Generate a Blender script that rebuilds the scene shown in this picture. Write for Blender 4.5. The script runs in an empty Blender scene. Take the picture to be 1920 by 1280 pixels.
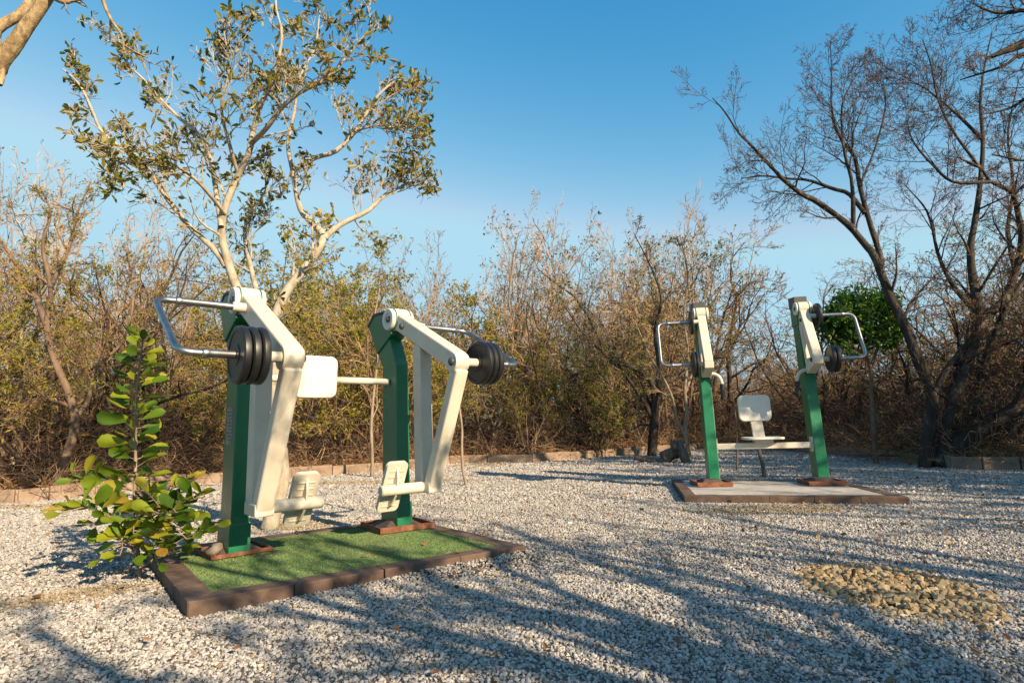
import bpy, math
import numpy as np
from mathutils import Matrix, Vector

scene = bpy.context.scene
COL = scene.collection
R = math.radians
RNG = np.random.default_rng(7)

# ------------------------------------------------------------------ camera
F, PITCH, ROLL, CH = 1110.0, R(8.0), R(1.55), 0.83
cd = bpy.data.cameras.new('camera'); cam = bpy.data.objects.new('camera', cd); COL.objects.link(cam)
cd.sensor_width = 36.0; cd.lens = 36.0*F/1920.0; cd.clip_start = .05; cd.clip_end = 2000
cr, sr = math.cos(ROLL), math.sin(ROLL)
right0 = Vector((1, 0, 0)); up0 = Vector((0, -math.sin(PITCH), math.cos(PITCH))); fwd = Vector((0, math.cos(PITCH), math.sin(PITCH)))
rx = right0*cr - up0*sr; ux = right0*sr + up0*cr
M = Matrix.Identity(4)
for i in range(3):
    M[i][0] = rx[i]; M[i][1] = ux[i]; M[i][2] = -fwd[i]
M.translation = Vector((0, 0, CH))
cam.matrix_world = M
scene.camera = cam

def ray(px, py):
    xr = (px-960)/F; yr = (640-py)/F
    x = xr*cr+yr*sr; y = -xr*sr+yr*cr
    return np.array([x, math.cos(PITCH)-y*math.sin(PITCH), math.sin(PITCH)+y*math.cos(PITCH)])
CP = np.array([0, 0, CH])
def gz(px, py, z=0.0):                       # survey point on a level plane
    d = ray(px, py); return CP+d*((z-CH)/d[2])
def at(px, py, Y):                           # survey point at distance Y
    d = ray(px, py); return CP+d*(Y/d[1])

# ------------------------------------------------------------------ world, sun
SUN_EL, SUN_AZ = R(27), math.atan2(.68, -.73)    # azimuth from +Y towards +X
sdir = Vector((math.sin(SUN_AZ)*math.cos(SUN_EL), math.cos(SUN_AZ)*math.cos(SUN_EL), math.sin(SUN_EL)))
w = bpy.data.worlds.new('World'); scene.world = w; w.use_nodes = True
nt = w.node_tree; bg = nt.nodes['Background']
sky = nt.nodes.new('ShaderNodeTexSky'); sky.sky_type = 'NISHITA'; sky.sun_disc = False
sky.sun_elevation = SUN_EL; sky.sun_rotation = SUN_AZ % (2*math.pi)
sky.air_density = 1.0; sky.dust_density = .6; sky.ozone_density = 1.0
sep = nt.nodes.new('ShaderNodeSeparateColor'); com = nt.nodes.new('ShaderNodeCombineColor'); nt.links.new(sky.outputs[0], sep.inputs[0])
for ch, (ref, out_, p_, cap_) in enumerate(((.88, .30, 2.95, 2.3), (1.44, 1.60, 1.17, 3.75), (2.46, 3.25, .56, 4.6))):   # deep, clear dry season blue
    n0 = nt.nodes.new('ShaderNodeMath'); n0.operation = 'DIVIDE'; n0.inputs[1].default_value = ref; nt.links.new(sep.outputs[ch], n0.inputs[0])
    n1 = nt.nodes.new('ShaderNodeMath'); n1.operation = 'POWER'; n1.inputs[1].default_value = p_; nt.links.new(n0.outputs[0], n1.inputs[0])
    n2 = nt.nodes.new('ShaderNodeMath'); n2.operation = 'MULTIPLY'; n2.inputs[1].default_value = out_; nt.links.new(n1.outputs[0], n2.inputs[0])
    n3 = nt.nodes.new('ShaderNodeMath'); n3.operation = 'MINIMUM'; n3.inputs[1].default_value = cap_; nt.links.new(n2.outputs[0], n3.inputs[0])
    nt.links.new(n3.outputs[0], com.inputs[ch])
nt.links.new(com.outputs[0], bg.inputs[0]); bg.inputs[1].default_value = .097
sl = bpy.data.lights.new('sun', 'SUN'); sl.energy = 5.0; sl.angle = R(.55); sl.color = (1, .79, .53)
so = bpy.data.objects.new('sun', sl); COL.objects.link(so); so.location = (8, -9, 8)
so.rotation_euler = sdir.to_track_quat('Z', 'Y').to_euler()
scene.view_settings.view_transform = 'Standard'; scene.view_settings.look = 'None'
scene.view_settings.exposure = 1.0; scene.view_settings.gamma = 1.0

# ------------------------------------------------------------------ materials
def new_mat(name, col=(.5, .5, .5), rough=.6, metal=0.0, spec=.5):
    m = bpy.data.materials.new(name); m.use_nodes = True
    b = m.node_tree.nodes['Principled BSDF']
    b.inputs['Base Color'].default_value = (*col, 1); b.inputs['Roughness'].default_value = rough
    b.inputs['Metallic'].default_value = metal; b.inputs['Specular IOR Level'].default_value = spec
    return m, m.node_tree, b
def ramp(t, fac, stops):
    r = t.nodes.new('ShaderNodeValToRGB'); e = r.color_ramp.elements
    while len(e) > 1: e.remove(e[-1])
    e[0].position = stops[0][0]; e[0].color = (*stops[0][1], 1)
    for p, c in stops[1:]:
        k = e.new(p); k.color = (*c, 1)
    t.links.new(fac, r.inputs[0]); return r.outputs[0]
def noise(t, scale, detail=4, rough=.6, vec=None, dist=0):
    n = t.nodes.new('ShaderNodeTexNoise'); n.inputs['Scale'].default_value = scale
    n.inputs['Detail'].default_value = detail; n.inputs['Roughness'].default_value = rough
    n.inputs['Distortion'].default_value = dist
    if vec is not None: t.links.new(vec, n.inputs['Vector'])
    return n.outputs['Fac']
def objco(t, sc=(1, 1, 1)):
    c = t.nodes.new('ShaderNodeTexCoord'); mp = t.nodes.new('ShaderNodeMapping')
    mp.inputs['Scale'].default_value = sc; t.links.new(c.outputs['Object'], mp.inputs['Vector'])
    return mp.outputs[0]
def bump(t, b, h, strength=.3, dist=.01):
    n = t.nodes.new('ShaderNodeBump'); n.inputs['Strength'].default_value = strength; n.inputs['Distance'].default_value = dist
    t.links.new(h, n.inputs['Height']); t.links.new(n.outputs[0], b.inputs['Normal'])
def attr(t, name):
    a = t.nodes.new('ShaderNodeAttribute'); a.attribute_name = name; return a
def mixc(t, fac, a, b, mode='MIX'):
    n = t.nodes.new('ShaderNodeMix'); n.data_type = 'RGBA'; n.blend_type = mode
    for s, v in ((n.inputs[0], fac), (n.inputs[6], a), (n.inputs[7], b)):
        if isinstance(v, (int, float)): s.default_value = v
        elif isinstance(v, tuple): s.default_value = (*v, 1)
        else: t.links.new(v, s)
    return n.outputs[2]

def mottled(name, stops, scale, rough=.8, bstr=.4, bdist=.01, sc=(1, 1, 1), spec=.3, detail=6, metal=0, vary=False):
    m, t, b = new_mat(name, rough=rough, spec=spec, metal=metal)
    v = objco(t, sc); n = noise(t, scale, detail, .65, v)
    col_ = ramp(t, n, stops)
    if vary:
        oi = t.nodes.new('ShaderNodeObjectInfo')
        col_ = mixc(t, 1.0, col_, ramp(t, oi.outputs['Random'], [(0, (.62, .60, .62)), (.25, (.95, .80, .66)), (.5, (.80, .82, .84)), (.75, (1.22, 1.10, .95)), (1, (1.0, .86, .72))]), 'MULTIPLY')
    t.links.new(col_, b.inputs['Base Color'])
    if bstr: bump(t, b, n, bstr, bdist)
    return m
def paint(name, c, worn, rough=.38):
    m, t, b = new_mat(name, rough=rough)
    v = objco(t); n = noise(t, 5, 6, .7, v); n2 = noise(t, 60, 3, .6, v)
    t.links.new(mixc(t, ramp(t, n, [(.4, (0, 0, 0)), (.7, (.8, .8, .8))]), c, worn), b.inputs['Base Color'])
    t.links.new(ramp(t, n, [(.3, (rough-.08,)*3), (.8, (rough+.22,)*3)]), b.inputs['Roughness'])
    n3 = noise(t, 38, 8, .75, v, .6)                                     # small chips and grime
    base = b.inputs['Base Color'].links[0].from_socket
    t.links.new(mixc(t, ramp(t, n3, [(.66, (0, 0, 0)), (.72, (.75, .75, .75))]), base, tuple(x*.35+y for x, y in zip(c, (.05, .03, .018)))), b.inputs['Base Color'])
    bump(t, b, n2, .06, .002); return m
MT = {}
MT['green'] = paint('green_paint', (.006, .128, .054), (.018, .16, .075), .30)
MT['cream'] = paint('cream_paint', (.60, .545, .445), (.50, .44, .345), .42)
MT['white'] = paint('white_plastic', (.66, .63, .565), (.58, .54, .47), .45)
MT['cap'] = paint('grey_plastic', (.045, .05, .055), (.07, .07, .07), .5)
MT['rubber'] = mottled('black_rubber', [(.3, (.007, .007, .008)), (.7, (.017, .017, .018))], 14, .42, .1, .002, spec=.5)
MT['steel'] = mottled('brushed_steel', [(.3, (.27, .265, .26)), (.7, (.43, .42, .405))], 25, .40, .05, .001, metal=1)
MT['rust'] = mottled('rusted_steel', [(.25, (.07, .028, .018)), (.5, (.17, .065, .035)), (.75, (.28, .13, .07))], 18, .8, .4, .004)
MT['plate'] = mottled('dark_steel_plate', [(.3, (.045, .035, .03)), (.7, (.10, .075, .06))], 12, .7, .2, .003)
MT['plate_grey'] = mottled('weathered_plate', [(.3, (.16, .145, .125)), (.7, (.33, .31, .28))], 20, .6, .1, .002)
MT['brick'] = mottled('brown_kerb_brick', [(.25, (.065, .042, .033)), (.5, (.118, .077, .058)), (.8, (.20, .14, .105))], 9, .85, .6, .008)
MT['brick_dark'] = mottled('dark_kerb_brick', [(.25, (.05, .034, .027)), (.5, (.10, .065, .048)), (.8, (.19, .125, .09))], 9, .85, .6, .008)
MT['kerb'] = mottled('concrete_kerb', [(.2, (.13, .09, .065)), (.5, (.26, .185, .135)), (.8, (.38, .29, .215))], 3.5, .9, .5, .01)
m, t, b = new_mat('pale_concrete', rough=.9, spec=.25); MT['slab'] = m
v = objco(t); n = noise(t, 7, 8, .7, v); n2 = noise(t, 1.7, 7, .75, v, .8); n3 = noise(t, 60, 3, .6, v)
c = ramp(t, n, [(.25, (.30, .27, .235)), (.55, (.45, .42, .375)), (.8, (.55, .52, .47))])
t.links.new(mixc(t, ramp(t, n2, [(.46, (0, 0, 0)), (.66, (.7, .7, .7))]), c, (.20, .165, .13)), b.inputs['Base Color']); bump(t, b, n3, .4, .004)
MT['stone'] = mottled('grey_stone', [(.3, (.10, .085, .07)), (.7, (.26, .22, .18))], 10, .9, .6, .01)
def bark(name, stops, scale=9, zs=.35):
    return mottled(name, stops, scale, .85, .7, .012, (1, 1, zs), .2, vary='twigs' in name)
MT['bark_pale'] = bark('pale_bark', [(.2, (.14, .085, .05)), (.40, (.30, .245, .175)), (.56, (.40, .355, .28)), (.85, (.50, .46, .385))], 16, .5)
MT['bark_lichen'] = bark('lichened_bark', [(.2, (.07, .045, .025)), (.42, (.20, .135, .07)), (.6, (.36, .27, .15)), (.85, (.50, .42, .28))], 38, .6)
MT['bark_tan'] = bark('tan_bark', [(.25, (.13, .095, .068)), (.55, (.28, .215, .155)), (.8, (.42, .345, .26))])
MT['bark_brown'] = bark('brown_bark', [(.25, (.085, .055, .038)), (.55, (.17, .115, .08)), (.8, (.30, .22, .155))])
MT['bark_dark'] = bark('dark_bark', [(.25, (.018, .015, .013)), (.55, (.052, .043, .036)), (.78, (.20, .17, .135))])  # palest stop stands in for sunlit highlights on the limbs
MT['bark_grey'] = bark('grey_dead_wood', [(.25, (.06, .047, .04)), (.55, (.16, .13, .11)), (.8, (.32, .27, .22))], 14, .2)
MT['twig_tan'] = bark('tan_twigs', [(.3, (.27, .185, .115)), (.6, (.42, .31, .20)), (.8, (.52, .40, .27))], 2, 1)
MT['twig_brown'] = bark('brown_twigs', [(.3, (.13, .085, .055)), (.6, (.25, .175, .115)), (.8, (.36, .265, .18))], 2, 1)
MT['twig_dark'] = bark('dark_twigs', [(.3, (.055, .038, .032)), (.6, (.11, .078, .062)), (.8, (.17, .125, .10))], 2, 1)

def leafmat(name, stops, rough=.45, trans=.35, spec=.35, spots=None):
    m, t, b = new_mat(name, rough=rough, spec=spec)
    a = attr(t, 'rnd'); c = ramp(t, a.outputs['Fac'], stops)
    if spots:
        v = objco(t); n = noise(t, spots[0], 3, .6, v)
        c = mixc(t, ramp(t, n, [(spots[1], (0, 0, 0)), (spots[1]+.08, (1, 1, 1))]), c, spots[2])
    t.links.new(c, b.inputs['Base Color'])
    tr = t.nodes.new('ShaderNodeBsdfTranslucent'); t.links.new(c, tr.inputs['Color'])
    mx = t.nodes.new('ShaderNodeMixShader'); mx.inputs[0].default_value = trans
    out = t.nodes['Material Output']
    t.links.new(b.outputs[0], mx.inputs[1]); t.links.new(tr.outputs[0], mx.inputs[2]); t.links.new(mx.outputs[0], out.inputs[0])
    return m
MT['leaf_tree'] = leafmat('olive_leaves', [(0, (.05, .075, .010)), (.3, (.13, .145, .016)), (.55, (.28, .255, .03)), (.75, (.28, .19, .055)), (.9, (.36, .26, .10)), (1, (.50, .42, .20))], .5, .45, .2)
MT['leaf_sap'] = leafmat('sapling_leaves', [(0, (.04, .10, .010)), (.35, (.11, .19, .014)), (.7, (.24, .28, .018)), (.9, (.36, .31, .03)), (1, (.38, .21, .04))], .5, .4, .28, (16, .66, (.30, .16, .05)))
MT['leaf_fine'] = leafmat('fine_yellow_green_leaves', [(0, (.075, .10, .010)), (.4, (.20, .215, .018)), (.75, (.34, .29, .03)), (1, (.40, .25, .05))], .6, .4)
MT['leaf_sparse'] = leafmat('sparse_green_leaves', [(0, (.04, .075, .014)), (.5, (.12, .15, .028)), (.8, (.23, .19, .05)), (1, (.25, .12, .06))], .5, .3)
MT['leaf_dark'] = leafmat('dark_green_leaves', [(0, (.02, .07, .01)), (.5, (.055, .15, .02)), (.85, (.13, .24, .03)), (1, (.26, .33, .06))], .4, .4, .4)
MT['leaf_dry'] = leafmat('dry_leaves', [(0, (.10, .045, .022)), (.5, (.21, .105, .05)), (.8, (.32, .17, .07)), (1, (.42, .28, .13))], .7, .15)
MT['bud'] = leafmat('reddish_buds', [(0, (.12, .06, .04)), (.6, (.25, .14, .09)), (1, (.34, .22, .14))], .7, .2)
MT['straw'] = leafmat('dry_grass', [(0, (.20, .12, .05)), (.6, (.36, .24, .11)), (1, (.46, .36, .18))], .7, .25)

# stones: colour by a per-stone number
m, t, b = new_mat('crushed_stone', rough=.85, spec=.3); MT['gravel'] = m
a = attr(t, 'rnd'); a2 = attr(t, 'tan')
c1 = ramp(t, a.outputs['Fac'], [(0, (0.160, 0.136, 0.120)), (.1, (0.272, 0.248, 0.228)), (.4, (0.384, 0.360, 0.336)), (.75, (0.464, 0.436, 0.404)), (1, (0.544, 0.512, 0.472))])
c2 = ramp(t, a.outputs['Fac'], [(0, (.17, .115, .055)), (.5, (.29, .215, .115)), (1, (.38, .30, .175))])
n = noise(t, 70, 3, .6, objco(t))
c = mixc(t, a2.outputs['Fac'], c1, c2)
c = mixc(t, .35, c, ramp(t, n, [(.3, (.35, .35, .35)), (.7, (1, 1, 1))]), 'MULTIPLY')
t.links.new(c, b.inputs['Base Color']); bump(t, b, n, .5, .004)
m, t, b = new_mat('gravel_bed', rough=.9, spec=.2); MT['bed'] = m
v = objco(t); n = noise(t, 45, 5, .7, v); n2 = noise(t, .8, 4, .6, v)
c = ramp(t, n, [(.3, (.055, .05, .047)), (.5, (.15, .14, .13)), (.7, (.27, .255, .24))])  # bed colour darkened to paint shade into the gaps between stones
t.links.new(mixc(t, ramp(t, n2, [(.5, (0, 0, 0)), (.75, (.35, .35, .35))]), c, (.33, .26, .18)), b.inputs['Base Color'])
bump(t, b, n, 1, .03)
MT['soil'] = mottled('leaf_strewn_soil', [(.25, (.06, .035, .02)), (.45, (.15, .088, .05)), (.6, (.25, .155, .09)), (.8, (.36, .25, .15))], 2.2, .95, .8, .04, detail=9)
m, t, b = new_mat('artificial_turf', rough=.8, spec=.25); MT['turf'] = m
v = objco(t); n = noise(t, 90, 3, .7, v); n2 = noise(t, 2.6, 6, .7, v); a = attr(t, 'rnd')
c = ramp(t, a.outputs['Fac'], [(0, (.05, .13, .05)), (.5, (.135, .21, .068)), (1, (.26, .29, .115))])
t.links.new(mixc(t, ramp(t, n2, [(.45, (0, 0, 0)), (.8, (.6, .6, .6))]), c, (.24, .245, .13)), b.inputs['Base Color'])

# ------------------------------------------------------------------ mesh helpers
def mesh_np(name, V, polys, mat=None, smooth=False, attrs=None):
    """polys: list of int arrays (n,k)."""
    me = bpy.data.meshes.new(name); V = np.asarray(V, np.float32)
    me.vertices.add(len(V)); me.vertices.foreach_set('co', V.ravel())
    idx = np.concatenate([p.ravel() for p in polys]).astype(np.int32)
    tot = np.concatenate([np.full(len(p), p.shape[1], np.int32) for p in polys])
    me.loops.add(len(idx)); me.loops.foreach_set('vertex_index', idx)
    me.polygons.add(len(tot)); st = np.concatenate([[0], np.cumsum(tot)[:-1]]).astype(np.int32)
    me.polygons.foreach_set('loop_start', st)
    try: me.polygons.foreach_set('loop_total', tot)
    except Exception: pass
    me.polygons.foreach_set('use_smooth', np.full(len(tot), smooth, bool))
    for k, v in (attrs or {}).items():
        at_ = me.attributes.new(k, 'FLOAT', 'POINT'); at_.data.foreach_set('value', np.asarray(v, np.float32))
    if mat: me.materials.append(MT[mat])
    me.update(calc_edges=True); me.validate()
    return me
class MB:                                     # collects pieces of ONE mesh
    def __init__(s): s.V = []; s.P = {}; s.n = 0; s.A = {}
    def add(s, V, polys, **attrs):
        V = np.asarray(V, float).reshape(-1, 3)
        for p in polys:
            p = np.asarray(p, int)
            if p.ndim == 1: p = p[None]
            s.P.setdefault(p.shape[1], []).append(p+s.n)
        s.V.append(V); s.n += len(V)
        for k, v in attrs.items(): s.A.setdefault(k, []).append(np.broadcast_to(v, len(V)))
    def mesh(s, name, mat, smooth=False):
        return mesh_np(name, np.concatenate(s.V), [np.concatenate(p) for p in s.P.values()], mat, smooth, {k: np.concatenate(v) for k, v in s.A.items()})
def link(name, me, parent=None, loc=(0, 0, 0)):
    o = bpy.data.objects.new(name, me); COL.objects.link(o)
    o.location = loc
    if parent: o.parent = parent
    return o
def tag(o, label=None, cat=None, group=None, kind=None):
    if label: o['label'] = label
    if cat: o['category'] = cat
    if group: o['group'] = group
    if kind: o['kind'] = kind
    return o
def thing(name, label, cat, loc=(0, 0, 0), rz=0, group=None):
    o = bpy.data.objects.new(name, None); COL.objects.link(o); o.empty_display_size = .2
    o.location = loc; o.rotation_euler = (0, 0, rz)
    return tag(o, label, cat, group)
def bevel(o, wd=.006, seg=2):
    md = o.modifiers.new('bevel', 'BEVEL'); md.width = wd; md.segments = seg; md.limit_method = 'ANGLE'; md.angle_limit = R(35)
    return o

def prism(mb, prof, u0, u1, axis=0):
    """prof: (y,z) polygon extruded in x from u0 to u1 (local x,y,z)."""
    n = len(prof); a = np.array([(u0, p[0], p[1]) for p in prof]+[(u1, p[0], p[1]) for p in prof], float)
    if axis == 2: a = a[:, [1, 2, 0]]
    if axis == 1: a = a[:, [1, 0, 2]]
    q = np.array([(i, (i+1) % n, n+(i+1) % n, n+i) for i in range(n)])
    ar = sum(prof[i][0]*prof[(i+1) % n][1]-prof[(i+1) % n][0]*prof[i][1] for i in range(n))
    flip = (ar < 0) ^ (u1 < u0) ^ (axis == 1)
    cap0, cap1 = np.arange(n)[::-1], np.arange(n, 2*n)
    if not flip: q = q
    else: q, cap0, cap1 = q[:, ::-1], cap0[::-1], cap1[::-1]
    mb.add(a, [q, cap0, cap1])
def beam(mb, p, q, wu, th):
    """box beam between two (y,z) points, width wu in x (tuple u0,u1), thickness th across."""
    p, q = np.array(p, float), np.array(q, float); d = (q-p)/np.linalg.norm(q-p); nn = np.array([-d[1], d[0]])*th/2
    prism(mb, [tuple(p-nn), tuple(q-nn), tuple(q+nn), tuple(p+nn)], wu[0], wu[1])
def frames(P):
    """tangents/normals/binormals for polylines P (N,K,3)."""
    T = np.gradient(P, axis=1); T /= np.linalg.norm(T, axis=2, keepdims=True)+1e-9
    ref = np.where(np.abs(T[:, :1, 2:3]) > .9, np.array([1., 0, 0]), np.array([0, 0, 1.]))
    Nn = np.cross(T[:, 0], ref[:, 0]); Nn /= np.linalg.norm(Nn, axis=1, keepdims=True)+1e-9
    out = [Nn]
    for k in range(1, P.shape[1]):
        Nn = Nn-(Nn*T[:, k]).sum(1, keepdims=True)*T[:, k]; Nn = Nn/(np.linalg.norm(Nn, axis=1, keepdims=True)+1e-9); out.append(Nn)
    Nn = np.stack(out, 1); return T, Nn, np.cross(T, Nn)
def tubes(mb, P, rad, S=6, caps=False, knobs=0.0, **attrs):
    P = np.asarray(P, float); rad = np.asarray(rad, float)
    if P.ndim == 2: P = P[None]; rad = rad[None]
    N, K, _ = P.shape; T, A, B = frames(P)
    th = np.arange(S)*2*math.pi/S
    rr = rad[:, :, None]*np.ones(S)
    if knobs: rr = rr*(1+knobs*RNG.standard_normal((N, K, S)))
    V = P[:, :, None]+rr[..., None]*(np.cos(th)[:, None]*A[:, :, None]+np.sin(th)[:, None]*B[:, :, None])
    base = (np.arange(N)*K*S)[:, None, None]+(np.arange(K-1)*S)[None, :, None]
    i = np.arange(S); j = (i+1) % S
    q = np.stack([base+i, base+j, base+S+j, base+S+i], -1).reshape(-1, 4)
    polys = [q]
    if caps:
        for k in range(N):
            polys += [(k*K*S+np.arange(S))[::-1], k*K*S+(K-1)*S+np.arange(S)]
    mb.add(V.reshape(-1, 3), polys, **attrs)
def spline(pts, n, rad=None):
    """Catmull-Rom through pts (k,3) -> n points."""
    p = np.asarray(pts, float); p = np.vstack([2*p[0]-p[1], p, 2*p[-1]-p[-2]]); m_ = len(p)-3
    tt = np.linspace(0, m_-1e-6, n); k = tt.astype(int); f = (tt-k)[:, None]
    a, b_, c_, d = p[k], p[k+1], p[k+2], p[k+3]
    o = .5*((2*b_)+(-a+c_)*f+(2*a-5*b_+4*c_-d)*f**2+(-a+3*b_-3*c_+d)*f**3)
    if rad is None: return o
    return o, np.interp(tt, np.arange(len(pts)), rad)
def rounded(pts, r, n=6):
    """polyline with filleted corners."""
    pts = [np.array(p, float) for p in pts]; out = [pts[0]]
    for a, b_, c_ in zip(pts[:-2], pts[1:-1], pts[2:]):
        d1 = (a-b_)/np.linalg.norm(a-b_); d2 = (c_-b_)/np.linalg.norm(c_-b_)
        s, e = b_+d1*r, b_+d2*r
        for k in range(n+1):
            f = k/n; out.append((1-f)**2*s+2*f*(1-f)*b_+f*f*e)
    out.append(pts[-1]); return np.array(out)
def lathe_x(mb, prof, cx, cy, cz, S=40):
    """prof: (x, r) revolved about the local x axis through (.,cy,cz)."""
    th = np.arange(S)*2*math.pi/S; K = len(prof)
    V = np.array([[(cx+x, cy+r*math.cos(q), cz+r*math.sin(q)) for q in th] for x, r in prof])
    i = np.arange(S); j = (i+1) % S
    q = np.concatenate([np.stack([k*S+i, k*S+j, (k+1)*S+j, (k+1)*S+i], 1) for k in range(K-1)])
    polys = [q, np.arange(S)[::-1], (K-1)*S+np.arange(S)]
    mb.add(V.reshape(-1, 3), polys)
def fin(mb, name, mat, parent, bev=.006, smooth=False, seg=2):
    o = link(name, mb.mesh(name, mat, smooth), parent)
    if bev: bevel(o, bev, seg)
    return o
def smooth_angle(o, ang=40):
    me = o.data
    me.polygons.foreach_set('use_smooth', np.ones(len(me.polygons), bool))
    try: me.set_sharp_from_angle(angle=R(ang))
    except Exception: pass
    return o
def rrect(w_, h_, r, n=6):
    o = []
    for cx, cy, a0 in ((w_/2-r, h_/2-r, 0), (-w_/2+r, h_/2-r, 90), (-w_/2+r, -h_/2+r, 180), (w_/2-r, -h_/2+r, 270)):
        for k in range(n+1):
            q = R(a0+90*k/n); o.append((cx+r*math.cos(q), cy+r*math.sin(q)))
    return o

# ------------------------------------------------------------------ exercise machines
Z0 = .07                                      # top of both platforms
A1, B1 = gz(437, 1036, Z0), gz(744, 989, Z0)
A2, B2 = gz(1338, 906, Z0), gz(1540, 904, Z0)
def fr(a, b): d = b-a; return math.atan2(d[1], d[0]), float(np.linalg.norm(d[:2]))
yaw1, D1 = fr(A1, B1); yaw2, D2 = fr(A2, B2)

def weight_disc(parent, s, u, v, z, r=.155, th=.042):
    mb = MB(); a = u; d = s*th
    prof = [(0, .028), (0, .055), (d*.12, .06), (d*.12, r*.80), (0, r*.84), (0, r*.93), (d*.18, r*.99), (d*.5, r), (d*.82, r*.99), (d, r*.93), (d, r*.84), (d*.88, r*.80), (d*.88, .06), (d, .055), (d, .028)]
    if s < 0: prof = prof[::-1]
    lathe_x(mb, prof, a, -v, z, 44)
    return smooth_angle(fin(mb, 'weight_disc', 'rubber', parent, 0), 35)
def handle(parent, s, us, uo, pu, pl):
    """outer U handle: upper tube at (v,z)=pu, lower at pl, from u=us out to u=uo."""
    mb = MB(); r = .019
    path = rounded([(s*us, -pu[0], pu[1]), (s*uo, -pu[0], pu[1]), (s*uo, -pl[0], pl[1]), (s*us, -pl[0], pl[1])], .085, 8)
    tubes(mb, path, np.full(len(path), r), 16, True)
    h = smooth_angle(fin(mb, 'handle', 'steel', parent, 0), 50)
    for (v, z) in (pu, pl):                   # swaged joint with its thicker sleeve
        c = MB(); k = s*(uo-.125); e_ = s*us; q = [(k+s*.02, r), (k+s*.014, r*1.25), (k, r*1.42), (k-s*.014, r*1.25), (k-s*.02, r*1.16), (e_, r*1.16)]
        if s > 0: q = q[::-1]
        lathe_x(c, q, 0, -v, z, 20); smooth_angle(fin(c, 'collar', 'steel', h, 0), 60)
    return h
def bolt(mb, s, u, v, z, r=.016):
    q = [(0, r*1.15), (s*.008, r*1.1), (s*.016, r*.75), (s*.02, r*.2)]
    if s < 0: q = q[::-1]
    lathe_x(mb, q, u, -v, z, 16)
def tray(parent, px, rz_extra, size, origin, yaw, h=.045):
    """square steel frame let into the platform with the sloping base plate inside."""
    t_ = .014; mb = MB(); a = size/2
    for (x0, x1, y0, y1) in ((-a, a, -a, -a+t_), (-a, a, a-t_, a), (-a, -a+t_, -a+t_, a-t_), (a-t_, a, -a+t_, a-t_)):
        prism(mb, [(x0, y0), (x1, y0), (x1, y1), (x0, y1)], 0, h, 2)
    o = fin(mb, 'base_frame', 'rust', parent, .002, seg=1); o.location = px; o.rotation_euler = (0, 0, rz_extra)
    p = MB(); b_, c_ = a-.025, .085
    V = [(-b_, -b_, .002), (b_, -b_, .002), (b_, b_, .002), (-b_, b_, .002), (-c_, -c_, h+.022), (c_, -c_, h+.022), (c_, c_, h+.022), (-c_, c_, h+.022)]
    p.add(V, [[0, 1, 5, 4], [1, 2, 6, 5], [2, 3, 7, 6], [3, 0, 4, 7], [4, 5, 6, 7]])
    fin(p, 'base_plate', 'plate', o, .002, seg=1)
    return o

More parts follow.
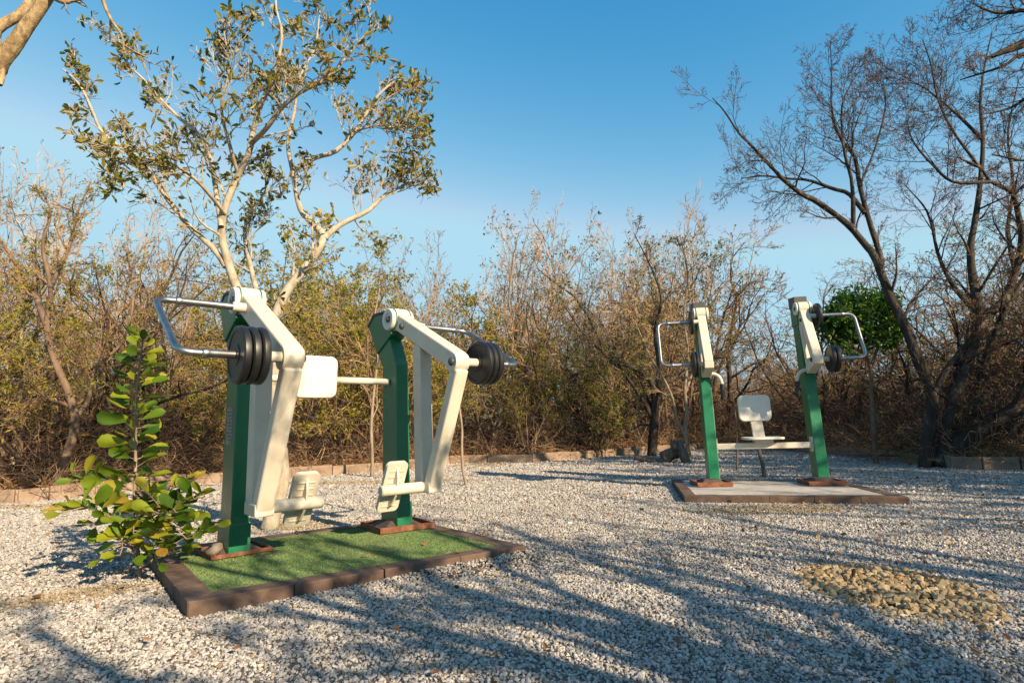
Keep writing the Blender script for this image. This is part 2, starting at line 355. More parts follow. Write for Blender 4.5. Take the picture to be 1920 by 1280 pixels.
def machine_one():
    root = thing('exercise_machine', 'green and cream swing exercise machine with foot pedals, on the green turf platform', 'exercise machine', tuple(A1), yaw1, 'outdoor exercise machines')
    for s, u0, tilt in ((-1, 0, -1.2), (1, D1, 1.6)):
        # post: local x is along the machine, front is -y
        mb = MB()
        prism(mb, [(-.115, .17), (-.118, 1.25), (-.012, 1.48), (.21, 1.42), (.098, 1.25), (.115, .17)], -.055, .055)
        post = fin(mb, 'post', 'green', root, .008); post.location = (u0, 0, 0); post.rotation_euler = (R(-tilt), 0, 0)
        mb = MB(); prism(mb, [(-.125, .0), (-.122, .2), (.122, .2), (.125, .0)], -.066, .066); fin(mb, 'sleeve', 'green', post, .006)
        mb = MB(); prism(mb, [(-.075, 1.50), (-.035, 1.60), (.015, 1.685), (.205, 1.69), (.305, 1.62), (.165, 1.365)], -.068, .068); fin(mb, 'head', 'green', post, .006)
        mb = MB(); prism(mb, [(.0, 1.687), (.0, 1.702), (.208, 1.712), (.322, 1.632), (.306, 1.607), (.205, 1.69)], -.074, .074); fin(mb, 'cap', 'cap', post, .004)
        if s < 0:
            mb = MB(); prism(mb, rrect(.11, .24, .008, 3), -.0575, -.0548); pl_ = fin(mb, 'instruction_plate', 'plate_grey', post, 0); pl_.location = (0, .0, .80)
            mb = MB()
            for k in range(9): prism(mb, [(-.043, -.09+k*.022), (.02+.02*(k % 3), -.09+k*.022), (.02+.02*(k % 3), -.082+k*.022), (-.043, -.082+k*.022)], -.0582, -.0574)
            fin(mb, 'worn_print', 'cap', pl_, 0)
        # swinging arm
        arm = bpy.data.objects.new('swing_arm', None); COL.objects.link(arm); arm.parent = root; arm.location = (u0, 0, 0); arm.rotation_euler = (R(-tilt), 0, 0)
        mb = MB(); w_ = (-.058, .058)
        beam(mb, (-.05, 1.628), (-.86, 1.185), w_, .125)
        fin(mb, 'beam', 'cream', arm, .012, seg=3)
        mb = MB(); lathe_x(mb, [(-.0575, .02), (-.0575, .066), (-.05, .07), (.05, .07), (.0575, .066), (.0575, .02)], 0, .865, 0, 28)
        e = fin(mb, 'elbow', 'cream', arm, .0); smooth_angle(e, 40)
        e.location = (0, -.865*2+.015, 1.178)
        mb = MB(); beam(mb, (-.40, 1.36), (-.40, .30), (-.05, .05), .105); fin(mb, 'rear_strut', 'cream', arm, .008)
        mb = MB(); beam(mb, (-.875, 1.13), (-.50, .32), (-.052, .052), .085); fin(mb, 'front_strut', 'cream', arm, .014, seg=3)
        mb = MB(); prism(mb, [(-.545, .285), (-.545, .36), (-.35, .36), (-.35, .285)], -.056, .056); fin(mb, 'pedal_block', 'cream', arm, .008)
        # hub with its two end rings
        mb = MB(); lathe_x(mb, [(-.062, .03), (-.062, .092), (.062, .092), (.062, .03)], 0, -.065, 1.615, 40); hub = smooth_angle(fin(mb, 'hub', 'cream', arm, .004))
        for k in (-1, 1):
            mb = MB(); q = [(k*.062, .03), (k*.062, .095), (k*.069, .095), (k*.069, .03)]; lathe_x(mb, q if k > 0 else q[::-1], 0, -.065, 1.615, 40); smooth_angle(fin(mb, 'green_ring', 'green', hub, 0))
            mb = MB(); q = [(k*.069, .02), (k*.069, .088), (k*.090, .088), (k*.098, .08), (k*.098, .05), (k*.088, .042), (k*.088, .02)]
            lathe_x(mb, q if k > 0 else q[::-1], 0, -.065, 1.615, 40); smooth_angle(fin(mb, 'bearing_cover', 'white', hub, 0))
            mb = MB(); bolt(mb, k, k*.088, .065, 1.615, .024); smooth_angle(fin(mb, 'bolt', 'cap', hub, 0))
        for q_ in ((-s*.062, .865, 1.178, .026), (-s*.062, .22, 1.535, .022)): mb = MB(); bolt(mb, -s, *q_); smooth_angle(fin(mb, 'bolt', 'cap', arm, 0))
        # axle stubs, weights, handle on the outer side
        for (v, z, L) in ((.22, 1.545, .135), (.865, 1.178, .16)):
            mb = MB(); q = [(s*.05, .03), (s*L, .03), (s*L, .012)]; lathe_x(mb, q if s > 0 else q[::-1], 0, -v, z, 24); smooth_angle(fin(mb, 'axle_stub', 'cream', arm, 0))
        for k in range(3): weight_disc(arm, s, s*(.155+.048*k), .865, 1.178)
        handle(arm, s, .13, .56, (.22, 1.545), (.865, 1.178))
        # pedal on the inner side
        mb = MB(); y0, z0 = -.45, .325
        q = [(-s*.05, .038), (-s*.38, .038), (-s*.388, .03), (-s*.388, .008)]
        lathe_x(mb, q if s < 0 else q[::-1], 0, y0, z0, 28); bar = smooth_angle(fin(mb, 'pedal_bar', 'cream', arm, 0))
        mb = MB(); prism(mb, rrect(.165, .38, .035), -.014, .016, 1)
        for k in range(7): prism(mb, [(-.055, -.15+k*.045), (.055, -.15+k*.045), (.055, -.138+k*.045), (-.055, -.138+k*.045)], -.0185, -.013, 1)
        ped = fin(mb, 'pedal', 'cream', arm, .004); ped.location = (-s*.27, y0+.045, z0+.02); ped.rotation_euler = (R(27), 0, 0)
        mb = MB(); prism(mb, [(-.012, -.17), (-.05, -.12), (-.075, -.03), (-.075, .03), (-.05, .10), (-.012, .16)], -.008, .008); fin(mb, 'gusset', 'cream', ped, .002)
    mb = MB(); path = rounded([(.05, .02, 1.12), (.14, .16, 1.135), (D1-.14, .16, 1.135), (D1-.05, .02, 1.12)], .06, 6)
    tubes(mb, path, np.full(len(path), .026), 18, True); smooth_angle(fin(mb, 'crossbar', 'cream', root, 0))
    mb = MB(); prism(mb, rrect(.33, .31, .055, 8), -.02, .02, 1)
    bk = fin(mb, 'backrest', 'white', root, .012, seg=3); bk.location = (D1/2-.03, .105, 1.15); bk.rotation_euler = (R(4), 0, 0)
    mb = MB(); prism(mb, [(-.05, -.06), (.05, -.06), (.05, .06), (-.05, .06)], .02, .05, 1); fin(mb, 'bracket', 'cream', bk, .003)
    inv = Matrix.Rotation(-yaw1, 3, 'Z')
    for cx, cy, ang, sz, h_ in ((437, 1033, .02, .37, .024), (744, 988, -.14, .43, .042)):
        p = gz(cx, cy, Z0); l = inv @ Vector(p-A1); tray(root, (l.x, l.y, 0), ang, sz, A1, yaw1, h_)
    return root

def machine_two():
    root = thing('exercise_machine', 'green and cream seated press machine with seat and backrest, on the pale concrete platform', 'exercise machine', tuple(A2), yaw2, 'outdoor exercise machines')
    for s, u0 in ((-1, 0), (1, D2)):
        mb = MB(); prism(mb, [(-.125, .0), (.135, 2.08), (.335, 2.08), (.115, .0)], -.062, .062)
        post = fin(mb, 'post', 'green', root, .008); post.location = (u0, 0, 0); post.scale = (1, 1, 1.015)
        mb = MB(); prism(mb, [(.09, 1.85), (.10, 2.09), (.345, 2.12), (.325, 1.85)], -.070, .070); fin(mb, 'head', 'green', post, .006)
        mb = MB(); prism(mb, [(.12, 2.07), (.12, 2.20), (.365, 2.225), (.358, 2.08)], -.076, .076); fin(mb, 'cap', 'cap', post, .006)
        arm = bpy.data.objects.new('press_arm', None); COL.objects.link(arm); arm.parent = root; arm.location = (u0, 0, .02)
        ve, ze = .27, 1.40
        mb = MB(); beam(mb, (.10, 2.075), (-ve, ze), (-.052, .052), .105); fin(mb, 'beam', 'cream', arm, .012, seg=3)
        mb = MB(); beam(mb, (.12, 2.02), (-.05, 1.33), (-.05, .05), .075); fin(mb, 'rear_strut', 'cream', arm, .008)
        mb = MB(); prism(mb, [(-ve-.052, ze+.02), (-ve-.05, ze-.06), (-.03, 1.245), (.0, 1.33), (-.05, 1.36), (-.18, 1.42)], -.054, .054); fin(mb, 'elbow', 'cream', arm, .01, seg=3)
        mb = MB(); lathe_x(mb, [(-.058, .03), (-.058, .082), (.058, .082), (.058, .03)], 0, .085, 2.055, 36); hub = smooth_angle(fin(mb, 'hub', 'cream', arm, .004))
        for k in (-1, 1):
            mb = MB(); q = [(k*.058, .03), (k*.058, .085), (k*.065, .085), (k*.065, .03)]; lathe_x(mb, q if k > 0 else q[::-1], 0, .085, 2.055, 36); smooth_angle(fin(mb, 'green_ring', 'green', hub, 0))
            mb = MB(); q = [(k*.065, .02), (k*.065, .08), (k*.084, .08), (k*.09, .074), (k*.09, .045), (k*.08, .04), (k*.08, .02)]; lathe_x(mb, q if k > 0 else q[::-1], 0, .085, 2.055, 36); smooth_angle(fin(mb, 'bearing_cover', 'white', hub, 0))
            mb = MB(); bolt(mb, k, k*.08, -.085, 2.055, .022); smooth_angle(fin(mb, 'bolt', 'cap', hub, 0))
        for q_ in ((-s*.054, .25, 1.395, .024), (-s*.052, 0, 1.90, .018)): mb = MB(); bolt(mb, -s, *q_); smooth_angle(fin(mb, 'bolt', 'cap', arm, 0))
        pu, pl = (.0, 1.945), (.24, 1.395)
        for (v, z, L) in ((pu[0], pu[1], .13), (pl[0], pl[1], .14)):
            mb = MB(); q = [(s*.045, .028), (s*L, .028), (s*L, .012)]; lathe_x(mb, q if s > 0 else q[::-1], 0, -v, z, 24); smooth_angle(fin(mb, 'axle_stub', 'cream', arm, 0))
        dt = .03 if s < 0 else .042
        weight_disc(arm, s, s*.115, pu[0], pu[1], .15, dt)
        for k in range(2): weight_disc(arm, s, s*((.115 if s < 0 else .135)+dt*1.15*k), pl[0], pl[1], .155, dt)
        handle(arm, s, .12, .54, pu, pl)
        mb = MB(); path = rounded([(-s*.03, -.02, 1.295), (-s*.17, -.045, 1.295), (-s*.175, -.045, 1.14)], .135, 10)
        tubes(mb, path, np.full(len(path), .021), 14, True); g = smooth_angle(fin(mb, 'side_handle', 'cream', post, 0), 50)
        mb = MB(); path = np.array([(-s*.175, -.045, 1.165-.19*k/6) for k in range(7)]); tubes(mb, path, [.026, .028, .026, .027, .026, .028, .026], 14, True); smooth_angle(fin(mb, 'grip', 'rubber', g, 0), 60)
        mb = MB(); prism(mb, [(-.05, .35), (.05, .35), (.05, .52), (-.05, .52)], -s*.0585, -s*.072); fin(mb, 'flange', 'cream', post, .003)
    mb = MB(); prism(mb, [(-.035, .40), (.035, .40), (.035, .468), (-.035, .468)], .074, D2-.074); bar = fin(mb, 'crossbar', 'cream', root, .006)
    c = D2/2
    mb = MB(); prism(mb, [(-.075, .468), (.085, .468), (.085, .506), (-.075, .506)], c-.10, c+.10); fin(mb, 'seat_bracket', 'cream', bar, .004)
    mb = MB(); prism(mb, rrect(.44, .36, .07, 8), .508, .536, 2); se = fin(mb, 'seat', 'white', root, .009, seg=3); se.location = (c, .02, 0)
    mb = MB(); pr_ = [(.135, .536), (.185, .537), (.30, .80), (.30, .90), (.275, .90), (.262, .80)]; prism(mb, pr_, c-.075, c+.06); fin(mb, 'stem', 'cream', root, .005)
    mb = MB(); prism(mb, rrect(.385, .325, .065, 8), -.02, .02, 1); bk = fin(mb, 'backrest', 'white', root, .012, seg=3); bk.location = (c-.015, .25, .885); bk.rotation_euler = (R(-7), 0, 0)
    inv = Matrix.Rotation(-yaw2, 3, 'Z')
    for cx, cy, ang in ((1333, 909, .10), (1540, 907, .04)):
        p = gz(cx, cy, Z0); l = inv @ Vector(p-A2); tray(root, (l.x, l.y, 0), ang, .40, A2, yaw2, .05)
    return root
machine_one(); machine_two()

# ------------------------------------------------------------------ platforms
def ring_pts(px): return [gz(x, y, Z0)[:2] for x, y in px]
def fourth(p): return p[:3]+[p[0]+(p[2]-p[1])]
PAD1 = [np.array(p) for p in ring_pts([(351, 1128), (987, 1022), (767, 971)])]; PAD1 = fourth(PAD1)
PAD2 = [np.array(p) for p in ring_pts([(1283, 929), (1704, 931), (1572, 900), (1259, 898)])]
def inset(poly, d):
    o = []; n = len(poly)
    for i in range(n):
        a, b_, c_ = poly[i-1], poly[i], poly[(i+1) % n]
        d1 = (b_-a)/np.linalg.norm(b_-a); d2 = (c_-b_)/np.linalg.norm(c_-b_)
        n1 = np.array([-d1[1], d1[0]]); n2 = np.array([-d2[1], d2[0]]); bis = n1+n2
        o.append(b_+bis*d/(1+n1@n2))
    return o
def platform(label, poly, wd, mat_k, mat_in, inname, zi, turf=False):
    root = thing('exercise_platform', label, 'platform', (*poly[0], 0), 0, 'platforms under the exercise machines')
    inn = inset(poly, wd); o0 = poly[0]
    mb = MB(); n = len(poly)
    for i in range(n):                        # a run of bricks along each side
        a, b_, c_, d = poly[i], poly[(i+1) % n], inn[(i+1) % n], inn[i]
        L = np.linalg.norm(b_-a); k = max(2, int(L/.40))
        for j in range(k):
            f0, f1 = j/k+.0015/L, (j+1)/k-.0015/L
            if i % 2 == 0: q = [a+(b_-a)*f0, a+(b_-a)*f1, d+(c_-d)*f1, d+(c_-d)*f0]
            else: q = [a+(b_-a)*f0, a+(b_-a)*f1, d+(c_-d)*f1, d+(c_-d)*f0]
            h = Z0+RNG.uniform(-.003, .002)
            prism(mb, [tuple(p-o0+RNG.uniform(-.003, .003, 2)) for p in q], -.04, h, 2)
    fin(mb, 'kerb', mat_k, root, .005, seg=2)
    mb = MB(); inn2 = inset(poly, wd-.004); prism(mb, [tuple(p-o0) for p in inn2], -.03, zi, 2); 
    if turf: mb.A = {'rnd': [np.full(mb.n, .15)]}
    fin(mb, inname, mat_in, root, 0)
    if turf:
        a, b_, d = inn[0]-o0, inn[1]-inn[0], inn[3]-inn[0]; N = 90000
        f = RNG.random((N, 2)); c_ = a+f[:, :1]*b_+f[:, 1:]*d
        c3 = np.column_stack([c_, np.full(N, zi)]); ang = RNG.random(N)*6.283
        h = RNG.uniform(.002, .006, N); wv = np.column_stack([np.cos(ang), np.sin(ang), 0*ang])*.0022
        tip = RNG.normal(0, .003, (N, 3)); tip[:, 2] = h
        V = np.stack([c3-wv, c3+wv, c3+tip], 1).reshape(-1, 3); mb = MB()
        mb.add(V, [np.arange(3*N).reshape(-1, 3)], rnd=np.repeat(RNG.random(N), 3)); o = link('turf_pile', mb.mesh('turf_pile', 'turf'), root); o['kind'] = 'stuff'
    return root
platform('low platform of artificial turf edged with brown bricks, under the near machine', PAD1, .125, 'brick', 'turf', 'turf_base', Z0-.006, True)
platform('low pale concrete platform edged with dark bricks, under the far machine', PAD2, .12, 'brick_dark', 'slab', 'slab', Z0-.004)

# ------------------------------------------------------------------ ground, kerb wall
KP = [(-260, 952), (0, 945), (130, 934), (300, 915), (420, 905), (600, 893), (760, 880), (860, 869), (1000, 867), (1120, 858), (1230, 849), (1330, 842), (1450, 845), (1560, 853), (1700, 869), (1800, 880), (1920, 882), (2150, 890)]
KB = np.array([gz(x, y, 0)[:2] for x, y in KP]); 
kb3 = spline(np.column_stack([KB, np.zeros(len(KB))]), 150); KL = kb3[:, :2]
kt = np.gradient(KL, axis=0); kt /= np.linalg.norm(kt, axis=1, keepdims=True); KN = np.column_stack([-kt[:, 1], kt[:, 0]])   # points away from the gravel
def sheet(name, x0, x1, y0, y1, z, mat):
    me = mesh_np(name, [(x0, y0, z), (x1, y0, z), (x1, y1, z), (x0, y1, z)], [np.array([[0, 1, 2, 3]])], mat)
    return tag(link(name, me), kind='structure')
sheet('ground', -400, 400, -60, 900, -.02, 'soil')
gx = np.linspace(-16, 16, 161); gy = np.linspace(-14, 26, 201)
# gravel bed: inside the kerb line
poly = np.vstack([KL, [[KL[-1, 0]+6, KL[-1, 1]-2], [20, -14], [-16, -14], [KL[0, 0]-4, KL[0, 1]-1]]])
me = mesh_np('gravel_bed', np.column_stack([poly, np.zeros(len(poly))]), [np.arange(len(poly))[None, ::-1]], 'bed'); tag(link('gravel_bed', me), kind='structure')
# woodland floor: from the kerb outwards, a bank level with the kerb top
rows = []
for d, z in ((.06, .12), (.4, .15), (1.2, .16), (2.5, .2), (5, .22), (10, .25), (18, .3), (30, .4), (60, .5), (120, .6)):
    P_ = KL+KN*d; 
    if d > 1: P_ = KL*(1+0)+np.column_stack([KL[:, 0]*d/14, np.full(len(KL), d)])
    rows.append(np.column_stack([P_, z+RNG.normal(0, .02, len(KL))]))
G = np.array(rows); nr, nc = G.shape[:2]; ii = np.arange(nr*nc).reshape(nr, nc)
q = np.stack([ii[:-1, :-1], ii[:-1, 1:], ii[1:, 1:], ii[1:, :-1]], -1).reshape(-1, 4)
tag(link('woodland_floor', mesh_np('woodland_floor', G.reshape(-1, 3), [q], 'soil', True)), kind='structure')
mb = MB()                                     # kerb wall of long concrete blocks
step = 5
for i in range(0, 150-step, step):
    a, b_ = KL[i], KL[i+step]; na, nb = KN[i], KN[i+step]; dd = (b_-a)/np.linalg.norm(b_-a)*.006
    h = .185+RNG.uniform(-.012, .012); j = RNG.uniform(-.012, .012)
    prism(mb, [tuple(a+dd+na*j), tuple(b_-dd+nb*j), tuple(b_-dd+nb*(.11+j)), tuple(a+dd+na*(.11+j))], -.05, h, 2)
kw = tag(link('kerb_wall', mb.mesh('kerb_wall', 'kerb')), 'low brown concrete block edging curving round the gravel before the thicket', 'edging'); bevel(kw, .012, 2)

def inpoly(P, poly):
    x, y = P[:, 0], P[:, 1]; r = np.zeros(len(P), bool); n = len(poly)
    for i in range(n):
        (x1, y1), (x2, y2) = poly[i], poly[(i+1) % n]
        c = ((y1 > y) != (y2 > y)) & (x < (x2-x1)*(y-y1)/(y2-y1+1e-12)+x1); r ^= c
    return r
IC_V = np.array([(0, 1, 1.618), (0, -1, 1.618), (0, 1, -1.618), (0, -1, -1.618), (1, 1.618, 0), (-1, 1.618, 0), (1, -1.618, 0), (-1, -1.618, 0), (1.618, 0, 1), (-1.618, 0, 1), (1.618, 0, -1), (-1.618, 0, -1)])/1.902
IC_F = np.array([(0, 1, 8), (0, 8, 4), (0, 4, 5), (0, 5, 9), (0, 9, 1), (1, 6, 8), (8, 6, 10), (8, 10, 4), (4, 10, 2), (4, 2, 5), (5, 2, 11), (5, 11, 9), (9, 11, 7), (9, 7, 1), (1, 7, 6), (3, 6, 7), (3, 10, 6), (3, 2, 10), (3, 11, 2), (3, 7, 11)])
CU_V = np.array([(x, y, z) for x in (-.6, .6) for y in (-.6, .6) for z in (-.6, .6)], float)
CU_F = np.array([(0, 1, 3, 2), (4, 6, 7, 5), (0, 4, 5, 1), (2, 3, 7, 6), (0, 2, 6, 4), (1, 5, 7, 3)])
def rotm(N):
    q = RNG.standard_normal((N, 4)); q /= np.linalg.norm(q, axis=1, keepdims=True); w_, x, y, z = q.T
    return np.stack([1-2*(y*y+z*z), 2*(x*y-z*w_), 2*(x*z+y*w_), 2*(x*y+z*w_), 1-2*(x*x+z*z), 2*(y*z-x*w_), 2*(x*z-y*w_), 2*(y*z+x*w_), 1-2*(x*x+y*y)], 1).reshape(N, 3, 3)
def stones(mb, P, size, proto, jit, asp=(1, .75, .6), rnd=None, tan=None):
    V0, F0 = proto; N = len(P)
    V = V0[None]*(1+RNG.normal(0, jit, (N, len(V0), 1)))*np.array(asp)*(1+RNG.normal(0, .18, (N, 1, 3)))
    V = np.einsum('nij,nkj->nki', rotm(N), V)*size[:, None, None]; V[:, :, 2] *= .8; V += P[:, None]
    Fc = (np.arange(N)*len(V0))[:, None, None]+F0
    mb.add(V.reshape(-1, 3), [Fc.reshape(-1, F0.shape[1])], rnd=np.repeat(rnd if rnd is not None else RNG.random(N), len(V0)), tan=np.repeat(tan if tan is not None else np.zeros(N), len(V0)))
padx1, padx2 = inset(PAD1, -.012), inset(PAD2, -.012)
PEB = gz(1672, 1104, 0)[:2]
def ellmask(P, c, a, b_, yaw=0): d = P-c; x = d[:, 0]*math.cos(yaw)+d[:, 1]*math.sin(yaw); y = -d[:, 0]*math.sin(yaw)+d[:, 1]*math.cos(yaw); return (x/a)**2+(y/b_)**2
TANS = [(gz(130, 1118)[:2], .35, .16, .5), (gz(1450, 955)[:2], .75, .30, 0), (gz(560, 985)[:2], .35, .3, 0), (gz(650, 905)[:2], 2.2, .28, -.1), (gz(60, 950)[:2], 1.6, .2, 0), (gz(905, 872)[:2], .5, .4, 0)]
mb = MB()
for (y0, y1, dens, sz, proto, jit) in ((1.75, 3.4, 8800, .0071, (IC_V, IC_F), .17), (3.4, 6.5, 5600, .0084, (CU_V, CU_F), .2), (6.5, 11, 2300, .0122, (CU_V, CU_F), .2), (11, 18, 800, .0195, (CU_V, CU_F), .2)):
    area = 1.12*(y1*y1-y0*y0)+1.4*(y1-y0); N = int(area*dens)
    y = np.sqrt(RNG.random(N)*(y1*y1-y0*y0)+y0*y0); x = (RNG.random(N)*2-1)*(1.12*y+.7)
    P = np.column_stack([x, y]); k = inpoly(P, poly) & ~inpoly(P, padx1) & ~inpoly(P, padx2) & (ellmask(P, PEB, .35, .47, 0) > RNG.uniform(.7, 1.05, len(P))); P = P[k]; N = len(P)
    s = sz*np.exp(RNG.normal(0, .28, N)); tan = (RNG.random(N) < .05).astype(float)*.8
    for c_, a_, b2, yw in TANS:
        e_ = ellmask(P, c_, a_, b2, yw); tan = np.maximum(tan, (RNG.random(N) < np.clip(1.5-e_, 0, .9))*RNG.uniform(.5, 1, N))
    a_, b2 = PAD1[0], PAD1[1]; eL = np.linalg.norm(b2-a_); eu = (b2-a_)/eL; en = np.array([eu[1], -eu[0]])     # stones kicked up against the platform front
    da, dn = (P-a_)@eu/eL, (P-a_)@en
    lift = np.where((dn > 0) & (dn < .2) & (da > -.02) & (da < 1.05), np.clip(da*.055-.004, 0, .05)*(1-dn/.2), 0)
    stones(mb, np.column_stack([P, s*RNG.uniform(-.1, .6, N)+lift]), s, proto, jit, tan=tan)
g = tag(link('gravel', mb.mesh('gravel', 'gravel')), 'loose pale crushed stone gravel spread around the machines', 'gravel', kind='stuff')
# mound of bigger tan pebbles
mb = MB(); N = 1500; th = RNG.random(N)*6.283; r_ = RNG.random(N)**.55*RNG.choice([1, 1, 1, 1.12], N); ca, sa = math.cos(-.25), math.sin(-.25)
lx, ly = r_*np.cos(th)*.38, r_*np.sin(th)*.52; P = np.column_stack([PEB[0]+lx, PEB[1]+ly])
s = np.clip(.0155*np.exp(RNG.normal(0, .33, N)), .008, .032); V0 = IC_V
stones(mb, np.column_stack([P, -.004+.016*np.clip(1-r_**2, 0, 1)+s*.2]), s, (IC_V, IC_F), .07, (1.15, .85, .65), tan=np.ones(N)*.95)
tag(link('pebble_mound', mb.mesh('pebble_mound', 'gravel')), 'oval patch of larger tan pebbles heaped on the pale gravel', 'pebbles', kind='stuff')

# ------------------------------------------------------------------ plants: growth helpers
def unit(v): return v/(np.linalg.norm(v, axis=-1, keepdims=True)+1e-9)
def grow(st, dr, L, r0, r1, K, wob=.15, up=.0):
    N = len(st); P = np.zeros((N, K, 3)); P[:, 0] = st; d = unit(dr); stp = (L/(K-1))[:, None]
    for k in range(1, K):
        d = unit(d+RNG.normal(0, wob, (N, 3))+np.array([0, 0, up])); P[:, k] = P[:, k-1]+d*stp
    f = np.linspace(0, 1, K); rad = r0[:, None]*(1-f)+r1[:, None]*f
    return P, rad
def spawn(P, rad, n, t0, t1, amin, amax, lf, rf, lmin=.03, flat=0, plen=None):
    N, K, _ = P.shape; pl = np.linalg.norm(np.diff(P, axis=1), axis=2).sum(1) if plen is None else plen
    t_ = t0+(t1-t0)*((np.arange(n)+RNG.random((N, n)))/n); x = t_*(K-1); k = np.minimum(x.astype(int), K-2); f = x-k
    I = np.arange(N)[:, None]; p = P[I, k]*(1-f)[..., None]+P[I, k+1]*f[..., None]; T = unit(P[I, k+1]-P[I, k]); r = rad[I, k]*(1-f)+rad[I, k+1]*f
    rv = RNG.standard_normal((N, n, 3)); rv[..., 2] *= (1-flat); side = unit(rv-(rv*T).sum(-1, keepdims=True)*T); a = RNG.uniform(amin, amax, (N, n))[..., None]
    d = T*np.cos(a)+side*np.sin(a); L = np.maximum(pl[:, None]*lf*RNG.uniform(.55, 1.2, (N, n))*(1.15-.65*t_), lmin)
    return p.reshape(-1, 3), d.reshape(-1, 3), L.ravel(), (r*rf).ravel()
LEAF1 = (np.array([(0, 0, 0), (.5, .5, .06), (1, 0, -.05), (.5, -.5, .06)]), [np.array([(0, 1, 2, 3)])])
LEAF2 = (np.array([(0, 0, 0), (.30, .36, .07), (.72, .5, .03), (1, 0, -.12), (.72, -.5, .03), (.30, -.36, .07), (.5, 0, -.02)]), [np.array([(0, 6, 1, 1), (1, 6, 2, 2), (2, 6, 3, 3), (3, 6, 4, 4), (4, 6, 5, 5), (5, 6, 0, 0)])[:, :3]])
def leaves(mb, P, D, length, width, proto=LEAF1, rnd=None, upb=.4):
    V0, Fs = proto; N = len(P); D = unit(D); nrm = RNG.standard_normal((N, 3)); nrm[:, 2] += upb*2
    nrm = unit(nrm-(nrm*D).sum(1, keepdims=True)*D); sd = np.cross(nrm, D)
    V = P[:, None]+(V0[None, :, 0:1]*D[:, None]*length[:, None, None]+V0[None, :, 1:2]*sd[:, None]*width[:, None, None]+V0[None, :, 2:3]*nrm[:, None]*length[:, None, None])
    polys = [((np.arange(N)*len(V0))[:, None, None]+f).reshape(-1, f.shape[1]) for f in Fs]
    mb.add(V.reshape(-1, 3), polys, rnd=np.repeat(RNG.random(N) if rnd is None else rnd, len(V0)))

def limb(px, r0, r1, n=18):
    """limb through surveyed (px, py, Y) points."""
    return spline([at(*p) if len(p) == 3 else p[:3] for p in px], n, np.linspace(r0, r1, len(px)))
def resample(P, rad, K):
    s_ = np.concatenate([[0], np.cumsum(np.linalg.norm(np.diff(P, axis=0), axis=1))]); q = np.linspace(0, s_[-1], K)
    return np.column_stack([np.interp(q, s_, P[:, i]) for i in range(3)]), np.interp(q, s_, rad)

def shrub(seed, H, stems, spread, levels, wob, up, r0, tw, S=3):
    """stem, twig arrays of a many-stemmed shrub at the origin. levels: [(n, t0, amin, amax, lf)]"""
    global RNG
    keep = RNG; RNG = np.random.default_rng(seed)
    th = RNG.random(stems)*6.283; tilt = RNG.uniform(.05, spread, stems)
    D = np.column_stack([np.cos(th)*np.sin(tilt), np.sin(th)*np.sin(tilt), np.cos(tilt)]); st = np.column_stack([np.cos(th)*.12*RNG.random(stems), np.sin(th)*.12*RNG.random(stems), np.full(stems, -.08)])
    L = H*RNG.uniform(.6, 1.05, stems)
    P, rad = grow(st, D, L, r0*RNG.uniform(.6, 1.2, stems), np.full(stems, .006), 10, wob, up)
    out = [(P, rad)]
    for (n, t0, a0, a1, lf, K) in levels:
        p, d, L, r = spawn(out[-1][0], out[-1][1], n, t0, 1, a0, a1, lf, .62)
        out.append(grow(p, d, L, np.clip(r, tw, None), np.full(len(p), tw*.6), K, wob*1.25, up))
    RNG = keep
    return out
def tips(PR, n, jit=.0):
    """n points along the last level's twigs with their directions."""
    P = PR[0]; i = RNG.integers(0, len(P), n); k = RNG.integers(max(1, P.shape[1]//2), P.shape[1], n)
    return P[i, k]+RNG.normal(0, jit, (n, 3)) if jit else P[i, k], unit(P[i, k]-P[i, k-1]+RNG.normal(0, .6, (n, 3)))

# ---- shrub kinds (several meshes of each), then copies
def make_kind(name, seed, H, stems, spread, levels, wob, up, r0, tw, tm, cm, fol=None):
    lv = shrub(seed, H, stems, spread, levels, wob, up, r0, tw)
    a = MB(); tubes(a, *lv[0], 6); tubes(a, *lv[1], 5)
    b_ = MB()
    for x in lv[2:]: tubes(b_, *x, 3)
    parts = [('trunk', a.mesh('trunk', tm, True)), ('crown', b_.mesh('crown', cm))]
    if fol:
        n, ln, wd, mat, up_ = fol; c = MB(); p, d = tips(lv[-1], n, .02); leaves(c, p, d, RNG.uniform(.6, 1.3, n)*ln, RNG.uniform(.6, 1.2, n)*wd, LEAF1, upb=up_)
        parts.append(('foliage', c.mesh('foliage', mat)))
    return parts
KINDS = {}
KINDS['bare'] = [make_kind('b', 11+i, 4.3, 8, .40, [(8, .18, .25, .7, .45, 8), (6, .15, .3, .8, .5, 6), (4, .15, .3, .9, .55, 4)], .08, .045, .028, .0042, 'bark_tan', 'twig_tan', (350, .06, .026, 'leaf_fine', .1)) for i in range(4)]
KINDS['gnarled'] = [make_kind('g', 31+i, 3.6, 5, .75, [(7, .2, .5, 1.1, .52, 9), (6, .15, .4, 1.1, .52, 7), (5, .12, .4, 1.2, .55, 5)], .22, .03, .046, .0042, 'bark_dark', 'twig_brown', (450, .055, .024, 'leaf_fine', .1)) for i in range(4)]  # dark trunk bark under lighter twigs paints in the shade low in the thicket
KINDS['sparse'] = [make_kind('s', 51+i, 4.2, 6, .5, [(8, .2, .4, .9, .48, 8), (6, .15, .4, 1.0, .52, 6), (5, .12, .4, 1.1, .55, 4)], .15, .035, .034, .004, 'bark_brown', 'twig_tan', (1100, .075, .034, 'leaf_sparse', .4)) for i in range(4)]  # browner trunk bark also carries painted shade low in the shrubs
